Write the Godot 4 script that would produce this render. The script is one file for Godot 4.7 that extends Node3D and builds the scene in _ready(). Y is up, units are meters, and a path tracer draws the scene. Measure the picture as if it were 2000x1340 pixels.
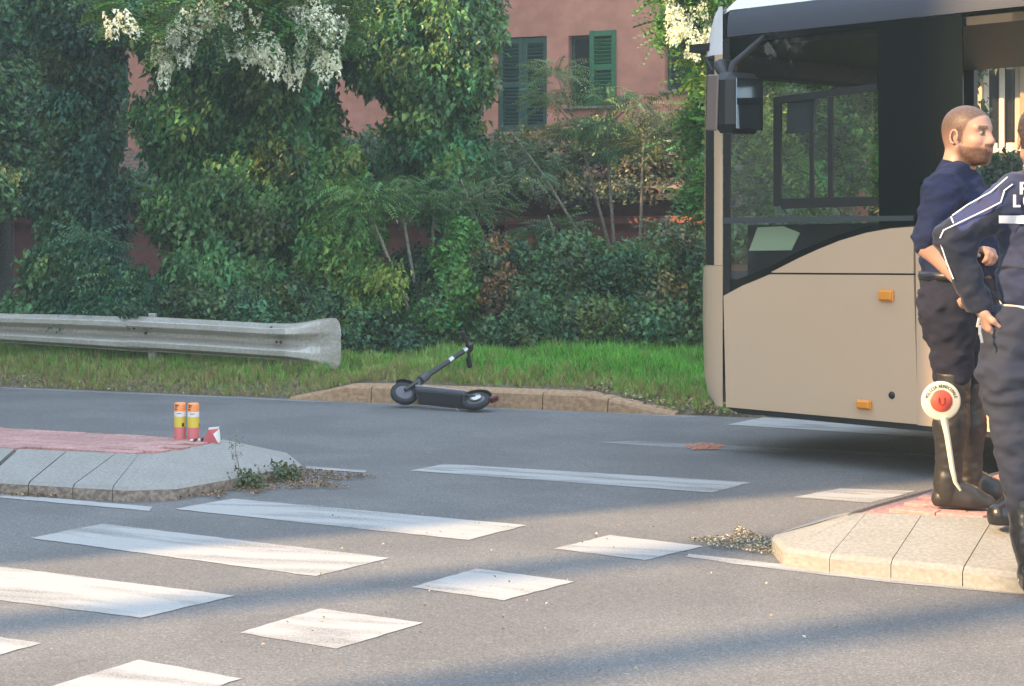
extends Node3D

const F := 3500.0      # focal length in photo pixels (2000 wide)
const H := 1.4         # eye height
const SUN := Vector3(-0.875, 0.0, 0.485)
var rng := RandomNumberGenerator.new()
var taken := {}
var M := {}


# ---------------------------------------------------------------- small helpers
func lin(r: float, g: float, b: float) -> Color:
	return Color(r, g, b).linear_to_srgb()


func px(u: float, v: float, z: float) -> Vector3:      # a point at depth z that stands at this spot of the photograph
	return Vector3((u - 1000.0) * z / F, H - (v - 450.0) * z / F, -z)


func gp(u: float, v: float, y := 0.0) -> Vector3:       # a point on a level of height y
	var z := (H - y) * F / (v - 450.0)
	return Vector3((u - 1000.0) * z / F, y, -z)


func numbered(called: String) -> String:
	if not taken.has(called):
		taken[called] = 0
		return called
	taken[called] += 1
	return "%s_%03d" % [called, taken[called]]


func tag(o: Node, label := "", category := "", group := "", kind := "") -> Node:
	if label: o.set_meta("label", label)
	if category: o.set_meta("category", category)
	if group: o.set_meta("group", group)
	if kind: o.set_meta("kind", kind)
	return o


func thing(called: String, label: String, category: String, at := Vector3.ZERO, group := "") -> Node3D:
	var o := Node3D.new()
	o.name = numbered(called)
	o.position = at
	add_child(o, true)
	tag(o, label, category, group)
	return o


func new_st() -> SurfaceTool:
	var st := SurfaceTool.new()
	st.begin(Mesh.PRIMITIVE_TRIANGLES)
	return st


func mesh_of(st: SurfaceTool, smooth := false) -> ArrayMesh:
	st.generate_normals()
	return st.commit()


func put(called: String, mesh: Mesh, mat: Material, parent: Node = null, at := Transform3D()) -> MeshInstance3D:
	var o := MeshInstance3D.new()
	o.mesh = mesh
	o.material_override = mat
	o.transform = at
	if parent == null or parent == self:
		o.name = numbered(called)
		add_child(o, true)
	else:
		var n := 0
		var nm := called
		while parent.has_node(NodePath(nm)):
			n += 1
			nm = "%s_%03d" % [called, n]
		o.name = nm
		parent.add_child(o, true)
	return o


# the same for parts of which there are many: the number is given
func put_n(called: String, n: int, mesh: Mesh, mat: Material, parent: Node, at := Transform3D()) -> MeshInstance3D:
	var o := MeshInstance3D.new()
	o.mesh = mesh
	o.material_override = mat
	o.transform = at
	o.name = called if n == 0 else "%s_%03d" % [called, n]
	parent.add_child(o, true)
	return o


func ob(called: String, st: SurfaceTool, mat: Material, parent: Node = null, at := Transform3D()) -> MeshInstance3D:
	return put(called, mesh_of(st), mat, parent, at)


func tri(st: SurfaceTool, a: Vector3, b: Vector3, c: Vector3) -> void:     # counter-clockwise seen from outside
	st.add_vertex(a); st.add_vertex(c); st.add_vertex(b)


func quad(st: SurfaceTool, a: Vector3, b: Vector3, c: Vector3, d: Vector3) -> void:
	tri(st, a, b, c); tri(st, a, c, d)


# a box with chamfered edges
func bx(st: SurfaceTool, t: Transform3D, s: Vector3, r := 0.0) -> void:
	st.set_smooth_group(-1)
	var h := s * 0.5
	if r <= 0.0:
		for k in 3:
			for sg in [-1.0, 1.0]:
				var n := Vector3.ZERO; n[k] = sg
				var a := Vector3.ZERO; a[(k + 1) % 3] = 1.0
				var b := n.cross(a)
				var c := n * h[k]
				var va := a * h[(k + 1) % 3]
				var vb := b * h[(k + 2) % 3]
				quad(st, t * (c - va - vb), t * (c + va - vb), t * (c + va + vb), t * (c - va + vb))
		return
	r = minf(r, 0.49 * minf(s.x, minf(s.y, s.z)))
	var g := h - Vector3(r, r, r)
	for k in 3:
		for sg in [-1.0, 1.0]:
			var n := Vector3.ZERO; n[k] = sg
			var a := Vector3.ZERO; a[(k + 1) % 3] = 1.0
			var b := n.cross(a)
			var c := n * h[k]
			var va := a * g[(k + 1) % 3]
			var vb := b * g[(k + 2) % 3]
			quad(st, t * (c - va - vb), t * (c + va - vb), t * (c + va + vb), t * (c - va + vb))
	for k in 3:                                       # twelve edges
		var i := (k + 1) % 3
		var j := (k + 2) % 3
		for si in [-1.0, 1.0]:
			for sj in [-1.0, 1.0]:
				var p := []
				for e in [[-1.0, true], [1.0, true], [1.0, false], [-1.0, false]]:
					var q := Vector3.ZERO
					q[k] = e[0] * g[k]
					q[i] = si * (h[i] if e[1] else g[i])
					q[j] = sj * (g[j] if e[1] else h[j])
					p.append(t * q)
				if si * sj > 0.0: quad(st, p[3], p[2], p[1], p[0])
				else: quad(st, p[0], p[1], p[2], p[3])
	for sx in [-1.0, 1.0]:
		for sy in [-1.0, 1.0]:
			for sz in [-1.0, 1.0]:
				var a := t * Vector3(sx * h.x, sy * g.y, sz * g.z)
				var b := t * Vector3(sx * g.x, sy * h.y, sz * g.z)
				var c := t * Vector3(sx * g.x, sy * g.y, sz * h.z)
				if sx * sy * sz > 0.0: tri(st, a, b, c)
				else: tri(st, a, c, b)


func box(called: String, at: Vector3, s: Vector3, mat: Material, parent: Node = null, r := 0.0, turn := Basis()) -> MeshInstance3D:
	var st := new_st()
	bx(st, Transform3D(turn, at), s, r)
	return ob(called, st, mat, parent)


func frame_to(d: Vector3) -> Basis:                  # a basis whose y runs along d
	var y := d.normalized()
	var x := y.cross(Vector3.FORWARD if absf(y.z) < 0.9 else Vector3.RIGHT).normalized()
	return Basis(x, y, x.cross(y))


func tube(st: SurfaceTool, pts: Array, radii: Array, sides := 8, caps := true, flat := 1.0) -> void:
	st.set_smooth_group(0)
	var rings := []
	var prev := Basis()
	for i in pts.size():
		var d: Vector3 = pts[mini(i + 1, pts.size() - 1)] - pts[maxi(i - 1, 0)]
		var f := frame_to(d)
		if i > 0:
			var x := (prev.x - f.y * prev.x.dot(f.y)).normalized()
			f = Basis(x, f.y, x.cross(f.y))
		prev = f
		var ring := []
		for k in sides:
			var a := TAU * k / sides
			ring.append(pts[i] + (f.x * cos(a) + f.z * sin(a) * flat) * radii[mini(i, radii.size() - 1)])
		rings.append(ring)
	for i in rings.size() - 1:
		for k in sides:
			var k2 := (k + 1) % sides
			quad(st, rings[i][k], rings[i + 1][k], rings[i + 1][k2], rings[i][k2])
	if caps:
		st.set_smooth_group(-1)
		for k in range(1, sides - 1):
			tri(st, rings[0][0], rings[0][k], rings[0][k + 1])
			var e: Array = rings[-1]
			tri(st, e[0], e[k + 1], e[k])


func pipe(called: String, pts: Array, radii: Array, mat: Material, parent: Node = null, sides := 8) -> MeshInstance3D:
	var st := new_st()
	tube(st, pts, radii, sides)
	return ob(called, st, mat, parent)


# a profile of (radius, height) turned round the y axis of t
func lathe(st: SurfaceTool, t: Transform3D, prof: Array, seg := 20, sharp := false) -> void:
	st.set_smooth_group(-1 if sharp else 0)
	for i in prof.size() - 1:
		for k in seg:
			var a := TAU * k / seg
			var b := TAU * (k + 1) / seg
			var p: Vector2 = prof[i]
			var q: Vector2 = prof[i + 1]
			var v1 := t * Vector3(cos(a) * p.x, p.y, sin(a) * p.x)
			var v2 := t * Vector3(cos(b) * p.x, p.y, sin(b) * p.x)
			var v3 := t * Vector3(cos(b) * q.x, q.y, sin(b) * q.x)
			var v4 := t * Vector3(cos(a) * q.x, q.y, sin(a) * q.x)
			if q.x > 1e-6: tri(st, v1, v4, v3)
			if p.x > 1e-6: tri(st, v1, v3, v2)


# a plane outline (x, y) pushed along z from z0 to z1 (z1 is the front), in the frame t
func slab(st: SurfaceTool, t: Transform3D, poly: PackedVector2Array, z0: float, z1: float) -> void:
	st.set_smooth_group(-1)
	var p := poly.duplicate()
	if Geometry2D.is_polygon_clockwise(p): p.reverse()
	var ix := Geometry2D.triangulate_polygon(p)
	for i in range(0, ix.size(), 3):
		var a := p[ix[i]]
		var b := p[ix[i + 1]]
		var c := p[ix[i + 2]]
		if (b - a).cross(c - a) < 0.0:
			var s := b; b = c; c = s
		tri(st, t * Vector3(a.x, a.y, z1), t * Vector3(b.x, b.y, z1), t * Vector3(c.x, c.y, z1))
		tri(st, t * Vector3(a.x, a.y, z0), t * Vector3(c.x, c.y, z0), t * Vector3(b.x, b.y, z0))
	for i in p.size():
		var a := p[i]
		var b := p[(i + 1) % p.size()]
		quad(st, t * Vector3(a.x, a.y, z0), t * Vector3(b.x, b.y, z0), t * Vector3(b.x, b.y, z1), t * Vector3(a.x, a.y, z1))


# a flat sheet on the ground
func sheet(st: SurfaceTool, pts: Array, y: float) -> void:
	st.set_smooth_group(-1)
	var p := PackedVector2Array()
	for q in pts: p.append(Vector2(q.x, -q.z))
	if Geometry2D.is_polygon_clockwise(p): p.reverse()
	var ix := Geometry2D.triangulate_polygon(p)
	for i in range(0, ix.size(), 3):
		var a := p[ix[i]]
		var b := p[ix[i + 1]]
		var c := p[ix[i + 2]]
		if (b - a).cross(c - a) < 0.0:
			var s := b; b = c; c = s
		for v in [a, c, b]:
			st.set_uv(Vector2(v.x * 0.922 - v.y * 0.387, v.x * 0.387 + v.y * 0.922) / 2.4)
			st.add_vertex(Vector3(v.x, y, -v.y))


# ---------------------------------------------------------------- materials
func noise_tex(sd: int, freq: float, c0: Color, c1: Color, size := 512, oct := 4, lo := 0.3, hi := 0.7, kind := FastNoiseLite.TYPE_SIMPLEX_SMOOTH) -> NoiseTexture2D:
	var n := FastNoiseLite.new()
	n.seed = sd
	n.noise_type = kind
	n.frequency = freq
	n.fractal_octaves = oct
	n.fractal_type = FastNoiseLite.FRACTAL_FBM if oct > 1 else FastNoiseLite.FRACTAL_NONE
	var g := Gradient.new()
	g.offsets = PackedFloat32Array([lo, hi])
	g.colors = PackedColorArray([c0, c1])
	var t := NoiseTexture2D.new()
	t.width = size; t.height = size
	t.seamless = true
	t.noise = n
	t.color_ramp = g
	return t


func mat(called: String, c: Color, rough := 0.7, metal := 0.0, spec := 0.5) -> StandardMaterial3D:
	var m := StandardMaterial3D.new()
	m.resource_name = called
	m.albedo_color = c
	m.roughness = rough
	m.metallic = metal
	m.metallic_specular = spec
	M[called] = m
	return m


# a material whose base colour wanders between c0 and c1; scale = texture repeats per metre
func grainy(called: String, c0: Color, c1: Color, rough: float, scale: float, freq := 0.03, bump := 0.0, sd := 1, oct := 5, size := 512) -> StandardMaterial3D:
	var m := mat(called, Color.WHITE, rough)
	m.albedo_texture = noise_tex(sd, freq, c0, c1, size, oct)
	m.uv1_triplanar = true
	m.uv1_world_triplanar = true
	m.uv1_scale = Vector3(scale, scale, scale)
	if bump > 0.0:
		m.heightmap_enabled = true
		m.heightmap_texture = noise_tex(sd + 50, freq * 1.5, Color.BLACK, Color.WHITE, size, oct)
		m.heightmap_scale = bump
	return m


func patches(m: StandardMaterial3D, c0: Color, c1: Color, scale: float, sd: int, lo := 0.35, hi := 0.65) -> void:
	m.detail_enabled = true
	m.detail_blend_mode = BaseMaterial3D.BLEND_MODE_MUL
	m.detail_uv_layer = BaseMaterial3D.DETAIL_UV_2
	m.uv2_triplanar = true
	m.uv2_world_triplanar = true
	m.uv2_scale = Vector3(scale, scale, scale)
	m.detail_albedo = noise_tex(sd, 0.012, c0, c1, 512, 5, lo, hi)


# paint worn thin in streaks along the road, with the grain of the asphalt showing through (wraps at its edges)
func worn_paint(sd: int, bright: float, cover: float, wear: float) -> ImageTexture:
	var n := FastNoiseLite.new()
	n.seed = sd
	n.noise_type = FastNoiseLite.TYPE_SIMPLEX_SMOOTH
	n.fractal_octaves = 4
	n.frequency = 1.0
	var r := RandomNumberGenerator.new()
	r.seed = sd
	var size := 640
	var im := Image.create(size, size, false, Image.FORMAT_RGBA8)
	for y in size:
		var a := TAU * y / size
		for x in size:
			var b := TAU * x / size
			var streak := n.get_noise_3d(cos(b) * 0.5 + 3.0, sin(b) * 0.5 + cos(a) * 2.2, sin(a) * 2.2)
			var g := r.randf()
			var alpha := cover - wear * maxf(0.0, streak + 0.12) * (0.35 + 0.65 * g) - 0.16 * g * g
			var l := bright * (0.9 + 0.16 * r.randf())
			im.set_pixel(x, y, Color(lin(l, l, l * 0.975), clampf(alpha, 0.05, 0.97)))
	return ImageTexture.create_from_image(im)


func make_materials() -> void:
	var a := mat("asphalt", Color.WHITE, 0.92)
	var ar := RandomNumberGenerator.new()
	ar.seed = 12
	var ai := Image.create(768, 768, false, Image.FORMAT_RGB8)
	for y in 768:
		for x in 768:
			var g := ar.randf()
			var l := 0.148 * (0.62 + 0.7 * g + (0.55 if g > 0.965 else 0.0))
			ai.set_pixel(x, y, lin(l * 1.01, l, l * 0.985))
	a.albedo_texture = ImageTexture.create_from_image(ai)
	a.uv1_triplanar = true
	a.uv1_world_triplanar = true
	a.uv1_scale = Vector3(0.26, 0.26, 0.26)
	patches(a, lin(0.84, 0.84, 0.85), lin(1.0, 1.0, 1.0), 0.13, 9)
	var w := mat("road_paint", Color.WHITE, 0.8)
	w.albedo_texture = worn_paint(21, 0.41, 0.93, 0.75)
	w.transparency = BaseMaterial3D.TRANSPARENCY_ALPHA
	var w2 := mat("faded_paint", Color.WHITE, 0.8)
	w2.albedo_texture = worn_paint(23, 0.40, 0.55, 1.0)
	w2.transparency = BaseMaterial3D.TRANSPARENCY_ALPHA
	var w3 := mat("orange_paint", Color.WHITE, 0.8)
	w3.albedo_texture = noise_tex(25, 0.05, Color(lin(0.6, 0.22, 0.1), 0.0), Color(lin(0.62, 0.2, 0.09), 0.85), 256, 4, 0.3, 0.6)
	w3.uv1_triplanar = true; w3.uv1_world_triplanar = true; w3.uv1_scale = Vector3(2, 2, 2)
	w3.transparency = BaseMaterial3D.TRANSPARENCY_ALPHA
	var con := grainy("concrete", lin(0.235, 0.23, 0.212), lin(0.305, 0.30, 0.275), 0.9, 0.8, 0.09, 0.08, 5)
	patches(con, lin(0.94, 0.935, 0.92), Color.WHITE, 0.6, 8)
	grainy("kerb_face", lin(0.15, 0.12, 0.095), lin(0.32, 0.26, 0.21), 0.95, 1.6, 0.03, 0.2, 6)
	grainy("tan_kerb", lin(0.30, 0.18, 0.10), lin(0.44, 0.29, 0.17), 0.95, 1.2, 0.03, 0.2, 7)
	for k in 4:
		var f: float = [0.88, 0.96, 1.04, 1.12][k]
		grainy("brick_%d" % k, lin(0.34 * f, 0.185 * f, 0.165 * f), lin(0.46 * f, 0.27 * f, 0.245 * f), 0.9, 2.5, 0.05, 0.08, 30, 4, 256)
	grainy("soil", lin(0.10, 0.08, 0.05), lin(0.2, 0.16, 0.095), 1.0, 0.7, 0.05, 0.6, 11)
	grainy("plaster", lin(0.45, 0.20, 0.135), lin(0.53, 0.245, 0.17), 0.95, 0.35, 0.02, 0.06, 12)
	patches(M.plaster, lin(0.84, 0.84, 0.84), Color.WHITE, 0.12, 13)
	grainy("red_plaster", lin(0.22, 0.085, 0.072), lin(0.29, 0.115, 0.098), 0.95, 0.4, 0.02, 0.06, 14)
	grainy("ochre_plaster", lin(0.46, 0.36, 0.23), lin(0.54, 0.43, 0.29), 0.95, 0.35, 0.02, 0.06, 15)
	grainy("shutter_green", lin(0.012, 0.05, 0.036), lin(0.02, 0.07, 0.045), 0.6, 1.0, 0.05, 0.0, 16, 3, 256)
	grainy("shutter_bright", lin(0.014, 0.11, 0.045), lin(0.022, 0.15, 0.06), 0.55, 1.0, 0.05, 0.0, 17, 3, 256)
	mat("window_dark", lin(0.02, 0.022, 0.025), 0.12)
	mat("cream_frame", lin(0.62, 0.58, 0.48), 0.5)
	mat("dark_timber", lin(0.04, 0.032, 0.028), 0.8)
	for k in 3:
		var f: float = [0.8, 1.0, 1.2][k]
		grainy("roof_tile_%d" % k, lin(0.13 * f, 0.085 * f, 0.065 * f), lin(0.24 * f, 0.155 * f, 0.115 * f), 0.95, 1.5, 0.05, 0.1, 40, 4, 256)
	grainy("bark", lin(0.05, 0.042, 0.032), lin(0.13, 0.11, 0.085), 0.95, 1.5, 0.05, 0.6, 18)
	grainy("pale_bark", lin(0.18, 0.155, 0.12), lin(0.3, 0.27, 0.21), 0.95, 2.0, 0.05, 0.2, 19, 4, 256)
	var lf := mat("leaf", Color.WHITE, 0.36, 0.0, 0.5)
	lf.vertex_color_use_as_albedo = true
	lf.backlight_enabled = true
	lf.backlight = lin(0.5, 0.6, 0.25)
	var gl := mat("grass_blade", Color.WHITE, 0.6, 0.0, 0.35)
	gl.vertex_color_use_as_albedo = true
	gl.backlight_enabled = true
	gl.backlight = lin(0.45, 0.6, 0.2)
	var pt := mat("petal", Color.WHITE, 0.7, 0.0, 0.3)
	pt.vertex_color_use_as_albedo = true
	pt.backlight_enabled = true
	pt.backlight = lin(0.6, 0.6, 0.45)
	var dl := mat("dry_leaf", Color.WHITE, 0.9, 0.0, 0.2)
	dl.vertex_color_use_as_albedo = true
	var gz := grainy("galvanised", lin(0.42, 0.405, 0.365), lin(0.55, 0.535, 0.49), 0.45, 0.9, 0.06, 0.0, 20)
	gz.metallic = 0.3
	patches(gz, lin(0.88, 0.86, 0.82), Color.WHITE, 0.5, 24)
	mat("bolt", lin(0.05, 0.045, 0.04), 0.5, 0.5)


# ---------------------------------------------------------------- leaves
func leaf(st: SurfaceTool, at: Vector3, d: Vector3, n: Vector3, l: float, w: float, fold := 0.25, bend := 0.25) -> void:
	d = d.normalized()
	var s := d.cross(n).normalized()
	n = s.cross(d).normalized()
	var m := at + d * l * 0.42 + n * l * 0.06
	var tip := at + d * l * (1.0 - bend * 0.15) - n * l * bend
	var a := m + s * w * 0.5 + n * w * fold
	var b := m - s * w * 0.5 + n * w * fold
	tri(st, at, m, a); tri(st, m, tip, a)
	tri(st, at, b, m); tri(st, m, b, tip)


func sprig(kind: String, sd: int) -> ArrayMesh:
	var r := RandomNumberGenerator.new()
	r.seed = sd
	var st := new_st()
	st.set_smooth_group(-1)
	match kind:
		"ivy":                                     # broad pointed leaves hanging over one another (x is outwards)
			for i in 9:
				var p := Vector3(r.randf_range(-0.05, 0.06), r.randf_range(-0.13, 0.13), r.randf_range(-0.12, 0.12))
				var d := Vector3(r.randf_range(0.1, 0.8), r.randf_range(-1.3, -0.3), r.randf_range(-0.8, 0.8))
				leaf(st, p, d, Vector3(1, r.randf_range(0.2, 0.9), r.randf_range(-0.5, 0.5)), r.randf_range(0.065, 0.105), r.randf_range(0.034, 0.054), 0.10, 0.25)
		"small":                                   # small oval leaves of a clipped hedge
			for i in 12:
				var p := Vector3(r.randf_range(-0.05, 0.05), r.randf_range(-0.11, 0.11), r.randf_range(-0.1, 0.1))
				var d := Vector3(r.randf_range(0.0, 0.9), r.randf_range(-0.9, 0.7), r.randf_range(-0.9, 0.9))
				leaf(st, p, d, Vector3(1, r.randf_range(0.0, 1.0), r.randf_range(-0.6, 0.6)), r.randf_range(0.045, 0.07), r.randf_range(0.028, 0.04), 0.15, 0.15)
		"frond":                                   # a long pinnate leaf along x, drooping
			var n := 8
			for i in n + 1:
				var t := float(i) / n
				var p := Vector3(0.06 + 0.42 * t, 0.07 * t - 0.17 * t * t, 0)
				if i == n:
					leaf(st, p, Vector3(1, -0.5, 0), Vector3.UP, 0.085, 0.03)
				else:
					for s in [-1.0, 1.0]:
						leaf(st, p, Vector3(0.45, -0.28 + r.randf_range(-0.1, 0.1), s), Vector3(0, 1, 0.1 * s), (0.115 - 0.04 * absf(t - 0.35)) * r.randf_range(0.85, 1.1), 0.032, 0.12, 0.2)
			quad(st, Vector3(0, 0, 0.003), Vector3(0, 0, -0.003), Vector3(0.48, -0.1, -0.002), Vector3(0.48, -0.1, 0.002))
		"robinia":                                 # pinnate with small round leaflets
			for i in 7:
				var t := float(i) / 6
				var p := Vector3(0.03 + 0.22 * t, -0.09 * t * t, 0)
				for s in [-1.0, 1.0]:
					leaf(st, p, Vector3(0.3, -0.15 + r.randf_range(-0.1, 0.1), s), Vector3(0, 1, 0.2 * s), 0.05, 0.028, 0.08, 0.08)
		"raceme":                                  # a hanging cluster of pale blossom
			for i in 60:
				var t := r.randf()
				var a := r.randf() * TAU
				var q := 0.036 * (1.0 - 0.65 * t) + 0.006
				var p := Vector3(cos(a) * q, -0.17 * t, sin(a) * q)
				leaf(st, p, Vector3(cos(a), -0.5, sin(a)), Vector3(0, 1, 0), 0.026, 0.022, 0.3, 0.35)
		"tuft":
			for i in 9:
				var a := r.randf() * TAU
				var p := Vector3(cos(a), 0, sin(a)) * r.randf() * 0.035
				var h := r.randf_range(0.6, 1.1)
				var o := Vector3(cos(a), 0, sin(a)) * r.randf_range(0.08, 0.55)
				var s := Vector3(-sin(a), 0, cos(a)) * 0.0042
				var m := p + Vector3(0, 0.6 * h, 0) * 0.16 + o * 0.16 * 0.3
				var tip := p + Vector3(0, h, 0) * 0.16 + o * 0.16
				quad(st, p - s, p + s, m + s * 0.8, m - s * 0.8)
				tri(st, m - s * 0.8, m + s * 0.8, tip)
		"crisp":                                   # a curled fallen leaf
			leaf(st, Vector3(-0.025, 0.004, 0), Vector3(1, 0.15, 0), Vector3.UP, 0.05, 0.03, 0.3, 0.1)
	return mesh_of(st)


# many copies of a sprig spread through ellipsoids; b = [centre, radii, (tint)]
func foliage(parent: Node, called: String, kinds: Array, mt: Material, blobs: Array, count: int, c: Color, spread := 0.25, size := 1.0, sd := 1, shell := 0.45, face := true, clump := 0) -> void:
	var r := RandomNumberGenerator.new()
	r.seed = sd
	var total := 0.0
	var wt := []
	if clump > 0:
		var subs := []
		for b in blobs:
			for k in clump:
				var n := Vector3(r.randfn(), r.randfn(), r.randfn()).normalized()
				var sz := r.randf_range(0.26, 0.46)
				var tc: Color = b[2] if b.size() > 2 else c
				var f := clampf(1.0 + r.randfn() * 0.22, 0.55, 1.5)
				var wm := r.randfn() * 0.12
				subs.append([b[0] + n * b[1] * (1.0 - sz * 0.75) * r.randf_range(0.75, 1.08), b[1] * sz, Color(tc.r * f * (1.0 + wm * 1.5), tc.g * f, tc.b * f * (1.0 - wm))])
		blobs = subs
	for b in blobs:
		var q: Vector3 = b[1]
		total += q.x * q.y + q.y * q.z + q.x * q.z
		wt.append(total)
	var per := count / kinds.size()
	for ki in kinds.size():
		var mm := MultiMesh.new()
		mm.transform_format = MultiMesh.TRANSFORM_3D
		mm.use_colors = true
		mm.mesh = kinds[ki]
		mm.instance_count = per
		for i in per:
			var pick := r.randf() * total
			var k := 0
			while wt[k] < pick and k < blobs.size() - 1: k += 1
			var b: Array = blobs[k]
			var n := Vector3(r.randfn(), r.randfn(), r.randfn()).normalized()
			var rr := 1.0 - shell * pow(r.randf(), 1.6) + r.randfn() * 0.06
			if r.randf() < 0.06: rr *= r.randf_range(1.0, 1.18)
			var p: Vector3 = b[0] + n * b[1] * rr
			var out: Vector3 = (n / b[1]).normalized()
			var yaw := atan2(-out.z, out.x) + r.randfn() * (0.7 if face else 3.0)
			var bs := Basis(Vector3.UP, yaw) * Basis(Vector3(0, 0, 1), r.randfn() * 0.35) * Basis(Vector3(1, 0, 0), r.randfn() * 0.35)
			mm.set_instance_transform(i, Transform3D(bs.scaled(Vector3.ONE * size * r.randf_range(0.7, 1.3)), p))
			var tint: Color = b[2] if b.size() > 2 else c
			var f := 1.0 + r.randfn() * spread
			f = clampf(f, 0.45, 1.8)
			var warm := r.randfn() * (0.10 if face else 0.015)
			f *= 1.14 if face else 1.0
			mm.set_instance_color(i, Color(tint.r * f * (1.0 + warm * 1.6), tint.g * f, tint.b * f * (1.0 - warm)))
		var o := MultiMeshInstance3D.new()
		o.multimesh = mm
		o.material_override = mt
		o.name = called if ki == 0 else "%s_%03d" % [called, ki]
		o.set_meta("kind", "stuff")
		parent.add_child(o, true)


func blob(u: float, v: float, z: float, ru: float, rv: float, rz := 0.0) -> Array:
	var k := z / F
	return [px(u, v, z), Vector3(ru * k, rv * k, rz if rz > 0.0 else ru * k)]


# fallen leaves and bits on a patch of ground
func scatter(parent: Node, called: String, kinds: Array, mt: Material, poly: Array, y: Callable, count: int, cols: Array, size: float, sd: int, stand := false, edge = null) -> void:
	var r := RandomNumberGenerator.new()
	r.seed = sd
	var p := PackedVector2Array()
	var lo := Vector2(1e9, 1e9)
	var hi := -lo
	for q in poly:
		p.append(Vector2(q.x, q.z))
		lo = lo.min(Vector2(q.x, q.z)); hi = hi.max(Vector2(q.x, q.z))
	var per := count / kinds.size()
	for ki in kinds.size():
		var mm := MultiMesh.new()
		mm.transform_format = MultiMesh.TRANSFORM_3D
		mm.use_colors = true
		mm.mesh = kinds[ki]
		mm.instance_count = per
		for i in per:
			var at := Vector2.ZERO
			for attempt in 40:
				at = Vector2(r.randf_range(lo.x, hi.x), r.randf_range(lo.y, hi.y))
				if Geometry2D.is_point_in_polygon(at, p): break
			var s := size * r.randf_range(0.6, 1.35)
			var c: Color = cols[r.randi() % cols.size()]
			var tilt := 0.16 if stand else 0.35
			if edge != null:
				var e = edge.call(at, r)
				s *= e[0]
				c = e[1]
			var bs := Basis(Vector3.UP, r.randf() * TAU) * Basis(Vector3(1, 0, 0), r.randfn() * tilt) * Basis(Vector3(0, 0, 1), r.randfn() * tilt)
			mm.set_instance_transform(i, Transform3D(bs.scaled(Vector3.ONE * s), Vector3(at.x, y.call(at) + (0.0 if stand else 0.004), at.y)))
			var f := clampf(1.0 + r.randfn() * 0.22, 0.4, 1.7)
			mm.set_instance_color(i, Color(c.r * f, c.g * f, c.b * f))
		var o := MultiMeshInstance3D.new()
		o.multimesh = mm
		o.material_override = mt
		o.set_meta("kind", "stuff")
		if parent == self:
			o.name = numbered(called)
		else:
			o.name = called if ki == 0 else "%s_%03d" % [called, ki]
		parent.add_child(o, true)


# ================================================================ the scene
func _ready() -> void:
	rng.seed = 7
	var cam := Camera3D.new()
	cam.name = "camera"
	cam.projection = Camera3D.PROJECTION_FRUSTUM
	cam.near = 0.1
	cam.far = 900.0
	cam.size = 2.0 * 670.0 / F * 0.1
	cam.frustum_offset = Vector2(0, -220.0 / F * 0.1)
	cam.position = Vector3(0, H, 0)
	add_child(cam)
	cam.current = true
	var env := Environment.new()
	env.background_mode = Environment.BG_SKY
	var sky := ProceduralSkyMaterial.new()
	sky.sky_top_color = Color(0.59, 0.655, 0.735)
	sky.sky_horizon_color = Color(0.88, 0.885, 0.875)
	sky.sky_curve = 0.18
	sky.ground_horizon_color = Color(0.55, 0.55, 0.53)
	sky.ground_bottom_color = Color(0.3, 0.3, 0.29)
	sky.sky_energy_multiplier = 1.35
	env.sky = Sky.new()
	env.sky.sky_material = sky
	env.tonemap_mode = Environment.TONE_MAPPER_LINEAR
	env.tonemap_exposure = 2.55
	env.sdfgi_enabled = true
	env.ssao_enabled = true
	env.ssil_enabled = true
	env.fog_enabled = true
	env.fog_density = 0.0024
	env.fog_light_color = Color(0.78, 0.88, 0.92)
	var we := WorldEnvironment.new()
	we.name = "sky"
	we.environment = env
	add_child(we)
	var sun := DirectionalLight3D.new()
	sun.name = "sun"
	sun.light_color = Color(1.0, 0.83, 0.60)
	sun.light_energy = 1.6
	sun.light_angular_distance = 0.9
	sun.shadow_enabled = true
	add_child(sun)
	var el := deg_to_rad(29.0)
	sun.look_at_from_position(Vector3.ZERO, -(SUN * cos(el) + Vector3(0, sin(el), 0)))

	make_materials()
	build_ground()
	build_markings()
	build_islands()
	build_houses()
	build_plants()
	build_guardrail()
	build_bus()
	build_scooter()
	build_cans()
	build_people()


# ---------------------------------------------------------------- ground
const E0 := Vector3(-1.70, 0, -14.85)      # a point of the far edge of the road
const ED := Vector3(0.922, 0, 0.387)       # along that edge, towards the right
const EN := Vector3(0.387, 0, -0.922)      # away from the road


func along(p: Vector2) -> Vector2:          # (along the edge, away from the edge)
	var q := Vector3(p.x, 0, p.y) - E0
	return Vector2(q.dot(ED), q.dot(EN))


func edge_at(l: float, d: float, y := 0.0) -> Vector3:
	return E0 + ED * l + EN * d + Vector3(0, y, 0)


func kerb_height(l: float) -> float:
	return 0.13 * clampf((l + 0.15) / 0.55, 0.0, 1.0) * clampf((3.2 - l) / 0.7, 0.0, 1.0)


func verge_height(l: float, d: float) -> float:
	var k := kerb_height(l)
	var flat := 0.03 + 0.13 * clampf(d / 1.2, 0.0, 1.0) + 0.07 * clampf((d - 1.0) / 1.2, 0.0, 1.0)
	var y := maxf(flat, k + 0.02 + 0.1 * clampf((d - 0.1) / 2.0, 0.0, 1.0)) if d > 0.12 else lerpf(0.0, maxf(0.03, k), clampf(d / 0.12, 0.0, 1.0))
	if d > 3.0: y -= 1.25 * smoothstep(3.0, 6.0, d)
	return y


func verge_y(p: Vector2) -> float:
	var q := along(p)
	return verge_height(q.x, q.y)


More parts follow.
